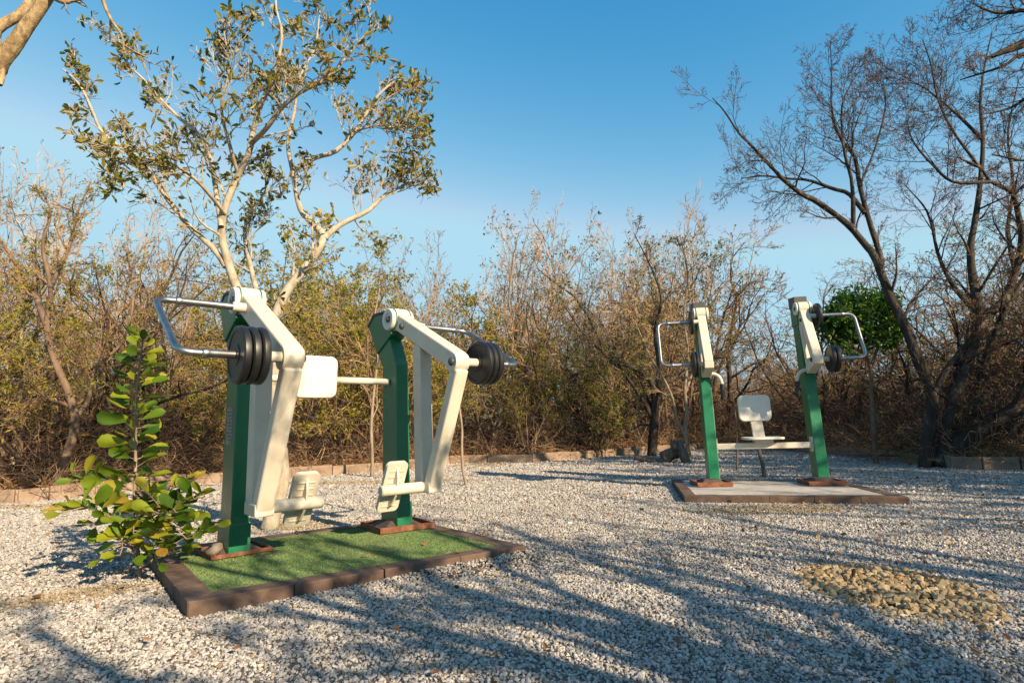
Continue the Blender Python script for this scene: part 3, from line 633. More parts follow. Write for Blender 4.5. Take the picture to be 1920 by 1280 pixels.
KINDS['feathery'] = [make_kind('f', 71+i, 3.7, 6, .6, [(8, .2, .4, 1.0, .5, 8), (7, .12, .4, 1.1, .5, 6), (6, .1, .4, 1.2, .5, 4)], .18, .02, .034, .0036, 'bark_brown', 'twig_tan', (6500, .07, .031, 'leaf_fine', .1)) for i in range(4)]
KTEXT = {'bare': 'bare tan shrub of upright stems', 'gnarled': 'bare brown shrub with crooked branches', 'sparse': 'tan shrub with few green leaves', 'feathery': 'bushy yellow green shrub'}
REG = [(-9999, 420, 'left of the near machine'), (420, 560, 'behind the pale trunked tree'), (560, 900, 'behind the near machine'), (900, 1220, 'between the two machines'), (1220, 1560, 'behind the far machine'), (1560, 99999, 'behind the dark forked tree')]
first = {}
def place_shrub(kind, px, Y, sc, i, z=.14, rz=None, zs=1.0):
    x = (px-960)/F*Y; v = i % len(KINDS[kind]); reg = [r for r in REG if r[0] <= px < r[1]][0]
    far = Y-kerbY(x)
    depth = 'just beyond the kerb' if far < 1.4 else 'deeper in the thicket'
    root = thing('shrub', f'{KTEXT[kind]} {reg[2]}, {depth}', 'shrub', (x, Y, z), RNG.random()*6.283 if rz is None else rz, f'{KTEXT[kind]}s {reg[2]}, {depth}'.replace('shrub', 'shrubs', 1).replace('ss ', 's '))
    root.scale = (sc, sc, sc*zs)
    for nm, me in KINDS[kind][v]: link(nm, me, root)
    return root
def kerbY(x): return float(np.interp(x, KL[np.argsort(KL[:, 0]), 0], KL[np.argsort(KL[:, 0]), 1]))
rows_ = [  # (distance beyond the kerb, spacing in m, kinds by region)
    (.8, 1.3), (2.0, 1.55), (3.5, 1.8), (5.5, 2.1), (8.0, 2.5), (11.5, 3.0)]
i = 0
for ri, (dk, sp) in enumerate(rows_):
    x = -11.0-ri*1.2
    while x < 11.5+ri*1.2:
        xx = x+RNG.uniform(-.4, .4)*sp; Y = kerbY(xx*.92)+dk+RNG.uniform(-.45, .45)+(1.6 if xx > 5.2 else 0); px = 960+xx/Y*F
        u_ = RNG.random()
        if px < 430: kind = 'gnarled' if u_ < .45 else ('bare' if u_ < .9 else 'feathery')
        elif px < 860: kind = 'feathery' if u_ < .62 else ('sparse' if u_ < .82 else 'bare')
        elif px < 1080: kind = 'bare' if u_ < .5 else ('feathery' if u_ < .72 else 'sparse')
        elif px < 1480: kind = 'sparse' if u_ < .5 else ('gnarled' if u_ < .75 else 'bare')
        else: kind = 'gnarled' if u_ < .78 else 'sparse'
        # height that the skyline has here
        skyl = np.interp(px, [0, 200, 420, 600, 760, 900, 1050, 1200, 1400, 1500, 1700, 1920], [330, 365, 465, 470, 475, 450, 490, 450, 475, 525, 490, 450])
        Hh = (800-skyl)/F*Y+.7; base = {'bare': 4.3, 'gnarled': 3.6, 'sparse': 4.2, 'feathery': 3.7}[kind]
        place_shrub(kind, px, Y, np.clip(Hh/base, .6, 2.0)*RNG.choice([RNG.uniform(.45, .75), RNG.uniform(.85, 1.15), RNG.uniform(.9, 1.2)]), i); i += 1
        x += sp

for px, sc in ((40, .85), (640, 1.1), (780, 1.0), (1120, .8)):
    x_ = (px-960)/F*9.5; place_shrub('feathery', px, kerbY(x_)+.7, sc, i); i += 1
# ------------------------------------------------------------------ far thicket, brushwood, litter (nobody could count these)
lv = shrub(5, 4.4, 9, .55, [(8, .15, .3, .9, .5, 6), (9, .1, .3, 1.1, .5, 4), (5, .1, .3, 1.1, .5, 3)], .17, .03, .03, .006)
mb0 = MB(); [tubes(mb0, *x, 3) for x in lv]; Vp = np.concatenate(mb0.V); Pp = [np.concatenate(p) for p in mb0.P.values()]
mb = MB()
for k in range(50):
    Y = RNG.uniform(24, 44); x = RNG.uniform(-.98, .98)*Y; s = RNG.uniform(.9, 1.25)*Y/26; a_ = RNG.random()*6.283; c_, s_ = math.cos(a_)*s, math.sin(a_)*s
    V = np.column_stack([Vp[:, 0]*c_-Vp[:, 1]*s_+x, Vp[:, 0]*s_+Vp[:, 1]*c_+Y, Vp[:, 2]*s*.62+.2]); mb.add(V, Pp)
tag(link('thicket', mb.mesh('thicket', 'twig_brown')), 'far bare woodland seen as one brown mass through the shrubs', 'woodland', kind='stuff')
def brush(n, d0, d1, Lr, hr, mat, name, label, rad=.004, dens=None):
    k = RNG.integers(0, len(KL)-1, n); f = RNG.random(n)[:, None]; d = (d0+(d1-d0)*RNG.random(n)**1.5)[:, None]
    P = KL[k]*(1-f)+KL[k+1]*f; P = P+np.column_stack([P[:, 0]*d[:, 0]/14, d[:, 0]]); st = np.column_stack([P, RNG.uniform(.1, hr, n)])
    th = RNG.random(n)*6.283; D = np.column_stack([np.cos(th), np.sin(th), RNG.normal(.25, .5, n)])
    mb = MB(); A, B_ = grow(st, D, RNG.uniform(*Lr, n), np.full(n, rad)*RNG.uniform(.6, 1.8, n), np.full(n, rad*.5), 6, .3, 0); A[:, :, 2] = np.maximum(A[:, :, 2], .13)
    tubes(mb, A, B_, 3)
    p, d_, L, r = spawn(A, B_, 3, .2, 1, .3, 1, .5, .7); A2_, B2_ = grow(p, d_, L, np.clip(r, .002, None), np.full(len(p), .0016), 4, .3, 0); tubes(mb, A2_, B2_, 3)
    return tag(link(name, mb.mesh(name, mat)), label, 'brushwood', kind='stuff')
brush(8000, .15, 7, (.4, 1.4), 1.0, 'twig_dark', 'brushwood', 'tangle of dry brown twigs low behind the kerb')  # dark twig colour stands in for shade at the foot of the thicket
brush(6000, 5, 16, (.8, 2.2), 1.5, 'twig_dark', 'far_brushwood', 'dense brown brushwood deep among the shrubs', .006)  # same darkened twigs, shade of the deeper thicket put into the colour
brush(3000, .15, 3, (.3, 1.2), .35, 'twig_tan', 'fallen_twigs', 'pale fallen twigs lying behind the kerb')
# dead leaves: behind the kerb thickly, on the gravel thinly
n = 30000; k = RNG.integers(0, len(KL)-1, n); d = .12+7*RNG.random(n)**1.6; P = KL[k]+(KL[k+1]-KL[k])*RNG.random((n, 1)); P = P+np.column_stack([P[:, 0]*d/14, d])
mb = MB(); D = RNG.standard_normal((n, 3)); D[:, 2] *= .35
leaves(mb, np.column_stack([P, RNG.uniform(.15, .26, n)]), D, RNG.uniform(.03, .08, n), RNG.uniform(.02, .045, n), LEAF1)
n = 1300; y = 2+RNG.random(n)**.8*11; P = np.column_stack([(RNG.random(n)*2-1)*.9*y, y]); P = P[inpoly(P, poly) & ~inpoly(P, PAD2) & (~inpoly(P, PAD1) | (RNG.random(n) < .2))]; n = len(P); D = RNG.standard_normal((n, 3)); D[:, 2] *= .25
zz = np.where(inpoly(P, PAD1), Z0+.015, .028)
leaves(mb, np.column_stack([P, zz]), D, RNG.uniform(.025, .06, n), RNG.uniform(.012, .028, n), LEAF2)
tag(link('leaf_litter', mb.mesh('leaf_litter', 'leaf_dry')), 'scattered dead brown leaves on the soil and gravel', 'leaf litter', kind='stuff')
n = 5000; k = np.concatenate([RNG.integers(118, 149, n//2), RNG.integers(0, 149, n//2)]); d = .12+1.6*RNG.random(n); P = KL[k]+RNG.normal(0, .2, (n, 2)); P = P+np.column_stack([P[:, 0]*d/14, d])
mb = MB(); D = RNG.standard_normal((n, 3))*.5; D[:, 2] = 1
leaves(mb, np.column_stack([P, np.full(n, .12)]), D, RNG.uniform(.08, .25, n), np.full(n, .006), LEAF1)
tag(link('dry_grass', mb.mesh('dry_grass', 'straw')), 'tufts of dry straw coloured grass behind the kerb', 'grass', kind='stuff')

# ------------------------------------------------------------------ single trees
def tree(name, label, cat, limbs, sub, tw, tm, cm, fol=None, S=10, group=None, knobs=.03, first_from=0, rf=.6):
    """limbs: list of (P, rad). sub: [(n per metre-ish, t0, amin, amax, lf, K, wob, up)]."""
    base = limbs[0][0][0]
    root = thing(name, label, cat, tuple(base), 0, group)
    a = MB(); K = 16; LP = []; LR = []
    for P, rad in limbs:
        tubes(a, P-base, rad, S if rad[0] > .03 else 7, False, knobs); q, r = resample(P-base, rad, K); LP.append(q); LR.append(r)
    lv = [(np.array(LP[first_from:]), np.array(LR[first_from:]))]; b_ = MB()
    for j, (n, t0, a0, a1, lf, kk, wob, up, *ln) in enumerate(sub):
        pl = np.full(len(lv[-1][0]), ln[0]) if ln else None
        p, d, L, r = spawn(*lv[-1], n, t0, 1, a0, a1, lf, rf, plen=pl)
        lv.append(grow(p, d, L, np.clip(r, tw, .05), np.full(len(p), tw*.65), kk, wob, up))
        (tubes(a, *lv[-1], 5) if j == 0 else tubes(b_, *lv[-1], 4 if j == 1 else 3))
    link('trunk', a.mesh('trunk', tm, True), root); link('crown', b_.mesh('crown', cm), root)
    if fol: link('foliage', fol(lv), root)
    return root, lv

# 1 pale leafy tree behind the near machine
D0 = 5.25
T = [limb([(505, 990, D0), (512, 960, D0), (528, 900, D0), (524, 830, D0), (515, 740, D0), (510, 650, D0), (512, 610, D0), (535, 550, D0), (572, 502, D0+.05), (606, 448, D0+.1), (592, 425, D0+.15), (566, 398, D0+.2), (555, 360, D0+.2), (549, 318, D0+.2)], 0.0739, 0.0185, 44),
     limb([(514, 640, D0), (490, 600, D0+.1), (455, 560, D0+.1), (430, 500, D0+.1), (415, 430, D0+.05), (426, 378, D0), (447, 328, D0), (466, 288, D0-.1), (474, 248, D0-.1), (487, 203, D0-.2), (505, 160, D0-.2), (522, 110, D0-.2), (528, 60, D0-.25), (517, 10, D0-.3), (520, -60, D0-.3)], 0.0462, 0.0067, 40),
     limb([(424, 500, D0+.1), (400, 466, D0+.1), (352, 421, D0), (305, 360, D0-.1), (264, 302, D0-.2), (225, 276, D0-.3), (190, 246, D0-.3), (174, 210, D0-.35), (150, 160, D0-.4), (118, 130, D0-.45)], 0.0286, 0.0067, 26),
     limb([(415, 425, D0), (395, 300, D0+.2), (370, 250, D0+.2), (340, 225, D0+.25), (300, 185, D0+.3), (270, 150, D0+.3), (235, 115, D0+.3), (222, 70, D0+.3)], 0.0252, 0.0059, 22),
     limb([(549, 320, D0+.2), (590, 296, D0+.3), (630, 283, D0+.3), (668, 244, D0+.35), (692, 204, D0+.4), (716, 172, D0+.4), (752, 150, D0+.5), (790, 170, D0+.5)], 0.0277, 0.0067, 22),
     limb([(608, 446, D0+.1), (640, 420, D0+.2), (690, 395, D0+.3), (722, 365, D0+.4), (752, 350, D0+.4), (785, 330, D0+.5)], 0.0302, 0.0067, 18),
     limb([(470, 270, D0-.1), (500, 240, D0-.3), (530, 200, D0-.4), (575, 165, D0-.5), (620, 140, D0-.5), (660, 95, D0-.5), (705, 40, D0-.55)], 0.0252, 0.0059, 20),
     limb([(549, 320, D0+.2), (540, 270, D0+.4), (552, 210, D0+.5), (560, 150, D0+.5), (590, 90, D0+.6), (600, 20, D0+.6)], 0.0235, 0.0059, 18),
     limb([(447, 328, D0), (430, 270, D0-.2), (415, 200, D0-.4), (430, 130, D0-.5), (420, 60, D0-.6)], 0.0202, 0.0050, 16),
     limb([(422, 400, D0), (380, 350, D0-.3), (345, 320, D0-.5), (300, 300, D0-.7), (250, 300, D0-.8), (200, 320, D0-.9)], 0.0185, 0.0050, 16),
     limb([(500, 610, D0+.1), (470, 500, D0+.5), (460, 420, D0+.8), (500, 350, D0+.9), (470, 300, D0+1)], 0.0294, 0.0059, 16),
     limb([(668, 244, D0+.35), (720, 235, D0+.3), (770, 250, D0+.3)], .014, .005, 10)]
def fol_big(lv):
    mb = MB()
    for L_, n in ((lv[-1], 3700), (lv[-2], 500)):
        p, d = tips(L_, n); d[:, 2] += .25
        # leaves sit in tufts: gather them
        leaves(mb, p+RNG.normal(0, .012, p.shape), d, RNG.uniform(.05, .10, n), RNG.uniform(.022, .038, n), LEAF2, upb=.1)
    return mb.mesh('foliage', 'leaf_tree')
tree('leafy_tree', 'pale barked forked tree with sparse olive and brown leaves behind the near machine', 'tree', T,
     [(12, .25, .4, 1.1, .55, 9, .15, .05, 1.12), (8, .15, .3, 1.0, .52, 7, .18, .05), (6, .15, .3, 1.0, .55, 5, .2, .06)], .0028, 'bark_pale', 'bark_pale', fol_big, 12, None, .03, 0, .40)

# 2 dark forked tree on the right
D3 = 9.3
T = [limb([(1733, 880, D3), (1744, 783, D3), (1748, 740, D3), (1724, 681, D3), (1697, 611, D3), (1673, 564, D3), (1654, 517, D3), (1638, 478, D3), (1619, 455, D3), (1589, 420, D3), (1530, 377, D3), (1503, 364, D3-.1), (1467, 335, D3-.2), (1448, 315, D3-.2), (1408, 272, D3-.2), (1385, 249, D3-.2), (1359, 210, D3-.3), (1336, 184, D3-.3)], .092, .007, 50),
     limb([(1763, 874, D3), (1779, 783, D3), (1806, 705, D3), (1822, 650, D3), (1841, 595, D3), (1830, 556, D3), (1822, 509, D3), (1820, 462, D3), (1828, 416, D3), (1838, 340, D3), (1843, 262, D3), (1838, 197, D3), (1845, 130, D3), (1860, 60, D3)], .10, .008, 40),
     limb([(1838, 598, D3), (1880, 566, D3), (1904, 509, D3), (1916, 450, D3-.1), (1910, 405, D3-.2), (1897, 361, D3-.3), (1858, 341, D3-.4), (1838, 315, D3-.4), (1795, 295, D3-.5)], .07, .012, 26),
     limb([(1775, 850, D3), (1826, 790, D3+.2), (1834, 736, D3+.2), (1849, 673, D3+.2), (1869, 619, D3+.1), (1892, 568, D3), (1930, 500, D3), (1960, 400, D3)], .085, .03, 24),
     limb([(1755, 874, D3), (1775, 852, D3), (1810, 826, D3-.2), (1845, 802, D3-.3), (1888, 775, D3-.5), (1925, 745, D3-.6), (2000, 690, D3-.7), (2060, 600, D3-.7)], .15, .05, 24),
     limb([(1752, 736, D3), (1775, 693, D3), (1806, 654, D3), (1826, 630, D3)], .05, .04, 10),
     limb([(1652, 512, D3), (1650, 478, D3), (1630, 415, D3), (1612, 348, D3), (1603, 295, D3), (1582, 269, D3), (1566, 236, D3), (1559, 197, D3), (1559, 131, D3), (1557, 85, D3)], .05, .006, 26),
     limb([(1622, 400, D3), (1592, 364, D3+.1), (1562, 354, D3+.1), (1516, 338, D3+.2), (1477, 335, D3+.2), (1430, 330, D3+.3), (1390, 335, D3+.3)], .04, .008, 20),
     limb([(1600, 420, D3), (1597, 340, D3-.2), (1582, 279, D3-.3), (1579, 197, D3-.3), (1600, 150, D3-.3)], .035, .007, 16),
     limb([(1858, 341, D3-.4), (1789, 341, D3-.5), (1750, 310, D3-.5), (1712, 265, D3-.6), (1700, 220, D3-.6)], .03, .007, 16),
     limb([(1843, 262, D3), (1800, 220, D3+.2), (1765, 190, D3+.2), (1725, 160, D3+.2), (1690, 155, D3+.2)], .03, .006, 16),
     limb([(1838, 315, D3-.4), (1790, 250, D3-.3), (1760, 190, D3-.3), (1745, 120, D3-.3), (1730, 75, D3-.3)], .025, .006, 16),
     limb([(1612, 348, D3), (1640, 280, D3+.2), (1660, 200, D3+.2), (1655, 150, D3+.2)], .022, .006, 14),
     limb([(1841, 595, D3), (1790, 540, D3+.5), (1760, 480, D3+.6), (1740, 400, D3+.6), (1700, 350, D3+.7)], .045, .008, 18),
     limb([(1904, 509, D3), (1890, 430, D3+.5), (1900, 350, D3+.6), (1890, 250, D3+.6), (1910, 150, D3+.6)], .04, .008, 18)]
def buds(n, ln=.028):
    def f(lv):
        mb = MB(); p, d = tips(lv[-1], n); leaves(mb, p, d, RNG.uniform(.5, 1.3, n)*ln, RNG.uniform(.5, 1.2, n)*ln*.5, LEAF1); return mb.mesh('foliage', 'bud')
    return f
tree('dark_tree', 'large dark barked bare tree forking at the ground, right of the far machine', 'tree', T,
     [(11, .3, .45, 1.1, .6, 11, .11, .035, 2.5), (9, .1, .4, 1.1, .5, 8, .12, .03), (5, .1, .4, 1.1, .5, 5, .13, .02), (3, .2, .4, 1.1, .55, 3, .14, .02)], .0030, 'bark_dark', 'twig_dark', buds(4500, .022), 12, None, .05, 0, .42)

# 3 smaller single trees and saplings
def simple(name, label, cat, limbs, sub, tw, tm, cm, fol=None, **k): return tree(name, label, cat, limbs, sub, tw, tm, cm, fol, **k)
def leafset(n, ln, wd, mat, up=.3, proto=LEAF2, lvl=-1, jit=.02):
    def f(lv):
        mb = MB(); p, d = tips(lv[lvl], n, jit); leaves(mb, p, d, RNG.uniform(.65, 1.2, n)*ln, RNG.uniform(.65, 1.2, n)*wd, proto, upb=up); return mb.mesh('foliage', mat)
    return f
Y = 10.2
simple('evergreen_tree', 'small tree with a dense dark green crown on a thin trunk, behind the far machine', 'tree',
       [limb([(1643, 870, Y), (1638, 800, Y), (1634, 740, Y), (1632, 690, Y), (1612, 640, Y), (1600, 600, Y), (1590, 560, Y)], .045, .015, 24),
        limb([(1632, 690, Y), (1650, 640, Y), (1660, 600, Y)], .03, .01, 10), limb([(1625, 665, Y), (1580, 640, Y+.1), (1555, 610, Y)], .025, .01, 10), limb([(1612, 640, Y), (1625, 590, Y-.2), (1640, 570, Y-.3)], .025, .01, 10), limb([(1612, 640, Y), (1570, 590, Y-.3), (1565, 570, Y-.4)], .025, .01, 10)],
       [(9, .3, .4, 1.3, .6, 7, .18, .0, 1.0), (7, .15, .4, 1.2, .55, 5, .2, -.02), (4, .2, .4, 1.2, .6, 4, .2, -.02)], .003, 'bark_brown', 'twig_dark', leafset(5200, .11, .04, 'leaf_dark', .3, LEAF2, -1, .06), first_from=1)
Y = gz(95, 935)[1]
simple('leaning_tree', 'leaning brown trunk in front of the kerb at the far left', 'tree',
       [limb([(92, 940, Y), (115, 880, Y), (140, 800, Y), (130, 740, Y), (100, 670, Y), (88, 610, Y), (95, 540, Y), (80, 460, Y), (95, 400, Y), (75, 350, Y+.2)], .07, .010, 30),
        limb([(135, 790, Y), (165, 750, Y+.2), (180, 690, Y+.3), (230, 640, Y+.4), (250, 560, Y+.5), (240, 480, Y+.5)], .036, .008, 18), limb([(88, 610, Y), (60, 540, Y+.3), (20, 480, Y+.4), (-30, 400, Y+.4)], .05, .01, 14), limb([(95, 540, Y), (130, 460, Y+.2), (145, 400, Y+.3), (170, 340, Y+.3)], .03, .008, 14)],
       [(9, .2, .4, 1.1, .5, 8, .2, .03, 1.6), (8, .15, .4, 1.1, .5, 6, .2, .02), (6, .12, .4, 1.2, .5, 4, .2, .02)], .0034, 'bark_brown', 'twig_brown', leafset(3000, .04, .02, 'leaf_fine', .2, LEAF1))
Y = 8.6
simple('forked_sapling', 'pale orange barked young tree forking low behind the kerb at the left edge', 'tree',
       [limb([(24, 870, Y), (30, 820, Y), (28, 790, Y), (14, 740, Y), (12, 690, Y), (0, 620, Y)], .05, .02, 18), limb([(28, 790, Y), (36, 740, Y), (45, 690, Y), (40, 620, Y), (55, 560, Y)], .04, .015, 16)],
       [(7, .4, .4, 1.1, .5, 7, .2, .03, 1.0), (7, .15, .4, 1.1, .5, 5, .2, .02), (5, .12, .4, 1.2, .5, 4, .2, 0)], .003, 'bark_tan', 'twig_tan', leafset(2500, .045, .02, 'leaf_fine', .2, LEAF1))
def stake(name, label, cat, px, r0, r1, mat, sub=None, group=None):
    L_ = [limb(p, r0 if i == 0 else r0*.7, r1, 20) for i, p in enumerate(px)]
    root = thing(name, label, cat, tuple(L_[0][0][0]), 0, group); a = MB(); base = L_[0][0][0]
    for P, r in L_: tubes(a, P-base, r, 9, True, .04)
    link('trunk', a.mesh('trunk', mat, True), root)
    if sub:
        b_ = MB(); P = np.array([resample(P-base, r, 16)[0] for P, r in L_]); r = np.array([resample(P_, r_, 16)[1] for P_, r_ in L_])
        p, d, L, rr = spawn(P, r, sub[0], sub[1], 1, .4, 1.1, .3, .5); A, B_ = grow(p, d, L, np.clip(rr, .003, .02), np.full(len(p), .0025), 7, .15, .04); tubes(b_, A, B_, 4)
        p, d, L, rr = spawn(A, B_, 5, .2, 1, .4, 1.1, .5, .6); A, B_ = grow(p, d, L, np.clip(rr, .002, .02), np.full(len(p), .0018), 5, .15, .04); tubes(b_, A, B_, 3)
        link('crown', b_.mesh('crown', mat), root)
    return root
Y = gz(697, 893)[1]-.1
stake('thin_sapling', 'thin sapling with a yellow lichened foot, seen between the posts of the near machine', 'sapling', [[(697, 895, Y), (698, 860, Y), (696, 800, Y), (700, 745, Y), (705, 700, Y), (708, 650, Y), (702, 600, Y), (712, 540, Y)]], .032, .012, 'bark_tan', (7, .25))
Y = gz(873, 910)[1]
stake('thin_sapling', 'thin bent stem rising from the gravel right of the near machine', 'sapling', [[(875, 912, Y), (868, 880, Y), (866, 840, Y), (866, 800, Y), (860, 740, Y), (866, 660, Y)]], .024, .012, 'bark_tan')
Y = gz(928, 862)[1]
stake('multi_stemmed_shrub', 'pale shrub of several slender stems fanning up from the kerb', 'shrub', [[(925, 868, Y), (928, 820, Y), (945, 775, Y), (975, 725, Y), (1010, 670, Y), (1040, 600, Y), (1060, 540, Y)], [(918, 868, Y), (912, 830, Y), (885, 775, Y), (875, 730, Y), (860, 680, Y), (840, 600, Y)], [(922, 860, Y), (925, 800, Y), (908, 760, Y), (896, 720, Y), (890, 660, Y)], [(925, 800, Y), (938, 770, Y), (950, 710, Y), (962, 640, Y), (955, 560, Y), (965, 480, Y)], [(930, 815, Y), (950, 760, Y+.2), (955, 700, Y+.3), (940, 620, Y+.3)]], .045, .010, 'bark_tan', (9, .3))
Y = gz(1433, 897)[1]+.1
stake('wooden_stake', 'short crooked stick standing in the gravel behind the far seat', 'stick', [[(1434, 897, Y), (1430, 870, Y), (1424, 848, Y), (1420, 800, Y)]], .032, .022, 'bark_grey')
stake('wooden_stake', 'thin upright stick standing left of the far seat stem', 'stick', [[(1381, 880, Y+.3), (1382, 850, Y+.3), (1380, 790, Y+.3), (1374, 740, Y+.3)]], .014, .010, 'bark_brown')
Y = gz(1225, 856)[1]
simple('arching_tree', 'black trunked tree with long arching limbs, left of the far machine', 'tree',
       [limb([(1222, 862, Y), (1226, 800, Y), (1228, 750, Y), (1222, 715, Y), (1190, 690, Y), (1150, 680, Y), (1100, 690, Y), (1060, 715, Y)], .12, .02, 28),
        limb([(1226, 790, Y), (1205, 750, Y), (1170, 700, Y), (1130, 660, Y), (1090, 620, Y), (1050, 560, Y)], .06, .012, 20), limb([(1228, 745, Y), (1235, 690, Y), (1228, 620, Y), (1240, 560, Y), (1220, 500, Y), (1190, 440, Y)], .06, .010, 22), limb([(1228, 730, Y), (1280, 700, Y+.3), (1330, 680, Y+.5), (1380, 640, Y+.6)], .06, .02, 16), limb([(1226, 800, Y), (1200, 795, Y), (1185, 810, Y), (1150, 790, Y), (1120, 800, Y), (1105, 830, Y)], .03, .01, 18)],
       [(9, .25, .4, 1.1, .5, 8, .2, .04, 1.9), (8, .15, .4, 1.1, .5, 6, .2, .03), (6, .12, .4, 1.2, .5, 4, .2, .02)], .004, 'bark_dark', 'twig_brown', leafset(2600, .07, .032, 'leaf_sparse', .4, LEAF1))
Y = gz(1288, 862)[1]
simple('twin_stemmed_tree', 'pale twin stemmed tree growing beside the driftwood log', 'tree',
       [limb([(1292, 872, Y), (1290, 840, Y), (1284, 805, Y), (1288, 770, Y), (1284, 730, Y), (1290, 660, Y), (1282, 590, Y), (1290, 520, Y), (1275, 440, Y)], .055, .012, 28), limb([(1288, 820, Y), (1270, 790, Y), (1262, 750, Y), (1245, 710, Y), (1215, 660, Y), (1190, 600, Y)], .035, .01, 18), limb([(1284, 740, Y), (1310, 660, Y+.3), (1330, 560, Y+.4), (1345, 470, Y+.4)], .03, .009, 16)],
       [(8, .3, .4, 1.0, .5, 8, .18, .04, 1.7), (8, .15, .4, 1.1, .5, 6, .18, .03), (6, .12, .4, 1.2, .5, 4, .2, .02)], .0038, 'bark_tan', 'twig_tan', leafset(1500, .07, .03, 'leaf_sparse', .4, LEAF1))
# dead wood lying by the kerb
Y = gz(1280, 868)[1]
stake('driftwood_log', 'grey weathered driftwood stump leaning against the twin stemmed tree', 'log', [[(1290, 878, Y), (1283, 855, Y), (1275, 838, Y), (1270, 825, Y)], [(1278, 842, Y), (1265, 836, Y-.05), (1264, 826, Y-.05)], [(1288, 868, Y), (1300, 872, Y-.2), (1308, 880, Y-.3)]], .10, .085, 'bark_grey')
stake('dead_log', 'short brown log lying on its side left of the driftwood stump', 'log', [[(1242, 858, Y+.2), (1255, 852, Y+.2), (1270, 846, Y+.2)]], .13, .12, 'bark_brown')
stake('dead_log', 'long dark branch lying flat on the gravel below the black trunk', 'log', [[(1190, 856, Y+.4), (1215, 862, Y+.35), (1240, 863, Y+.2), (1258, 862, Y+.1)], [(1196, 858, Y+.4), (1192, 845, Y+.4), (1186, 838, Y+.4)]], .06, .05, 'bark_grey')
Y = gz(305, 905)[1]+.25
stake('tree_stump', 'pale broken stump leaning behind the kerb beside the sapling', 'stump', [[(318, 885, Y), (308, 860, Y), (294, 838, Y), (283, 832, Y)]], .085, .05, 'bark_grey')

# overhanging limbs of trees that stand outside the frame
N_ = 2.55
tree('overhanging_tree', 'near thick lichened bough crossing the top left corner', 'tree',
     [(lambda P, r: (P, r))(*limb([(-1500, 1250, 2.3), (-1350, 700, 2.3), (-900, 420, 2.4), (-420, 260, 2.45), (-60, 165, N_), (8, 105, N_), (50, 50, N_), (92, -10, N_), (140, -90, N_), (220, -260, N_)], .062, .015, 44)),
      limb([(0, 115, N_), (-10, 60, N_+.1), (40, 25, N_+.15), (70, -20, N_+.2)], .030, .02, 12), limb([(0, 112, N_), (4, 140, N_), (1, 160, N_-.02)], .02, .008, 8),
      limb([(92, -8, N_), (120, 5, N_-.1), (140, 2, N_-.1), (160, 12, N_-.1)], .012, .004, 10), limb([(180, -40, N_+.2), (196, 10, N_+.2), (210, 40, N_+.2), (228, 66, N_+.2), (233, 95, N_+.2)], .010, .005, 12), limb([(231, 84, N_+.2), (255, 98, N_+.2), (276, 108, N_+.2)], .005, .003, 8)],
     [(2, .3, .5, 1.1, .3, 6, .2, .03, .5), (3, .3, .4, 1.1, .5, 4, .2, .02)], .003, 'bark_lichen', 'twig_dark', None, 14, None, .03, 3)
N2 = 6.4
tree('overhanging_tree', 'dark bare boughs reaching in at the top right corner', 'tree',
     [limb([(2600, 980, N2), (2560, 700, N2), (2450, 400, N2), (2250, 200, N2), (2080, 110, N2), (1960, 75, N2), (1900, 90, N2), (1850, 110, N2)], .2, .02, 36),
      limb([(2080, 110, N2), (1980, 40, N2+.2), (1920, 20, N2+.3), (1870, 25, N2+.3), (1830, 10, N2+.3)], .04, .008, 14), limb([(2250, 200, N2), (2050, 190, N2), (1930, 105, N2), (1880, 125, N2), (1800, 150, N2+.3)], .04, .008, 16), limb([(2100, 120, N2), (2000, -20, N2), (1900, -60, N2), (1830, -30, N2)], .04, .008, 14), limb([(2150, 150, N2), (2020, 260, N2+.2), (1940, 300, N2+.3), (1860, 290, N2+.4)], .04, .008, 16), limb([(2080, 110, N2), (1970, 150, N2+.4), (1900, 200, N2+.5), (1840, 215, N2+.5)], .035, .007, 14)],
     [(10, .4, .4, 1.1, .55, 9, .14, .02, 1.5), (9, .15, .4, 1.1, .5, 7, .15, .02), (6, .12, .4, 1.1, .5, 4, .16, .02)], .0026, 'bark_dark', 'twig_dark', buds(3000, .02), 12, None, .03, 0, .4)
# trees behind the camera whose shade falls across the gravel
def shade_tree(x, y, H, label, seed, n_leaf, ln=.09, q=(8, 7, 5)):
    global RNG
    keep = RNG; RNG = np.random.default_rng(seed); g_ = lambda *p: np.array(p, float)
    b0 = g_(x, y, 0); fork = b0+g_(RNG.normal(0, .15), RNG.normal(0, .15), H*.3)
    L_ = [spline([b0, (b0+fork)/2+RNG.normal(0, .05, 3), fork, fork+g_(.2, .1, H*.3), fork+g_(.1, .3, H*.65)], 24, [.15, .13, .12, .06, .015])]
    for k in range(10):
        a_ = k*.63+RNG.uniform(0, .5); rr = RNG.uniform(.28, .48)*H; e = fork+g_(math.cos(a_)*rr, math.sin(a_)*rr, RNG.uniform(.12, .55)*H)
        L_.append(spline([fork+g_(0, 0, RNG.uniform(-.1, .6)), (fork+e)/2+g_(0, 0, .1)+RNG.normal(0, .18, 3), e+RNG.normal(0, .1, 3)], 18, [.075, .05, .02]))
    r = tree('shade_tree', label, 'tree', L_, [(q[0], .25, .4, 1.1, .55, 8, .16, .03), (q[1], .15, .4, 1.1, .5, 6, .18, .02), (q[2], .1, .4, 1.1, .5, 4, .2, .02)], .007, 'bark_dark', 'twig_dark', leafset(n_leaf, ln, ln*.45, 'leaf_sparse', .4, LEAF1))
    RNG = keep; return r
shade_tree(5.4, -4.0, 4.6, 'twiggy tree outside the frame shading the gravel in front of the turf platform', 3, 700, q=(5, 4, 2))
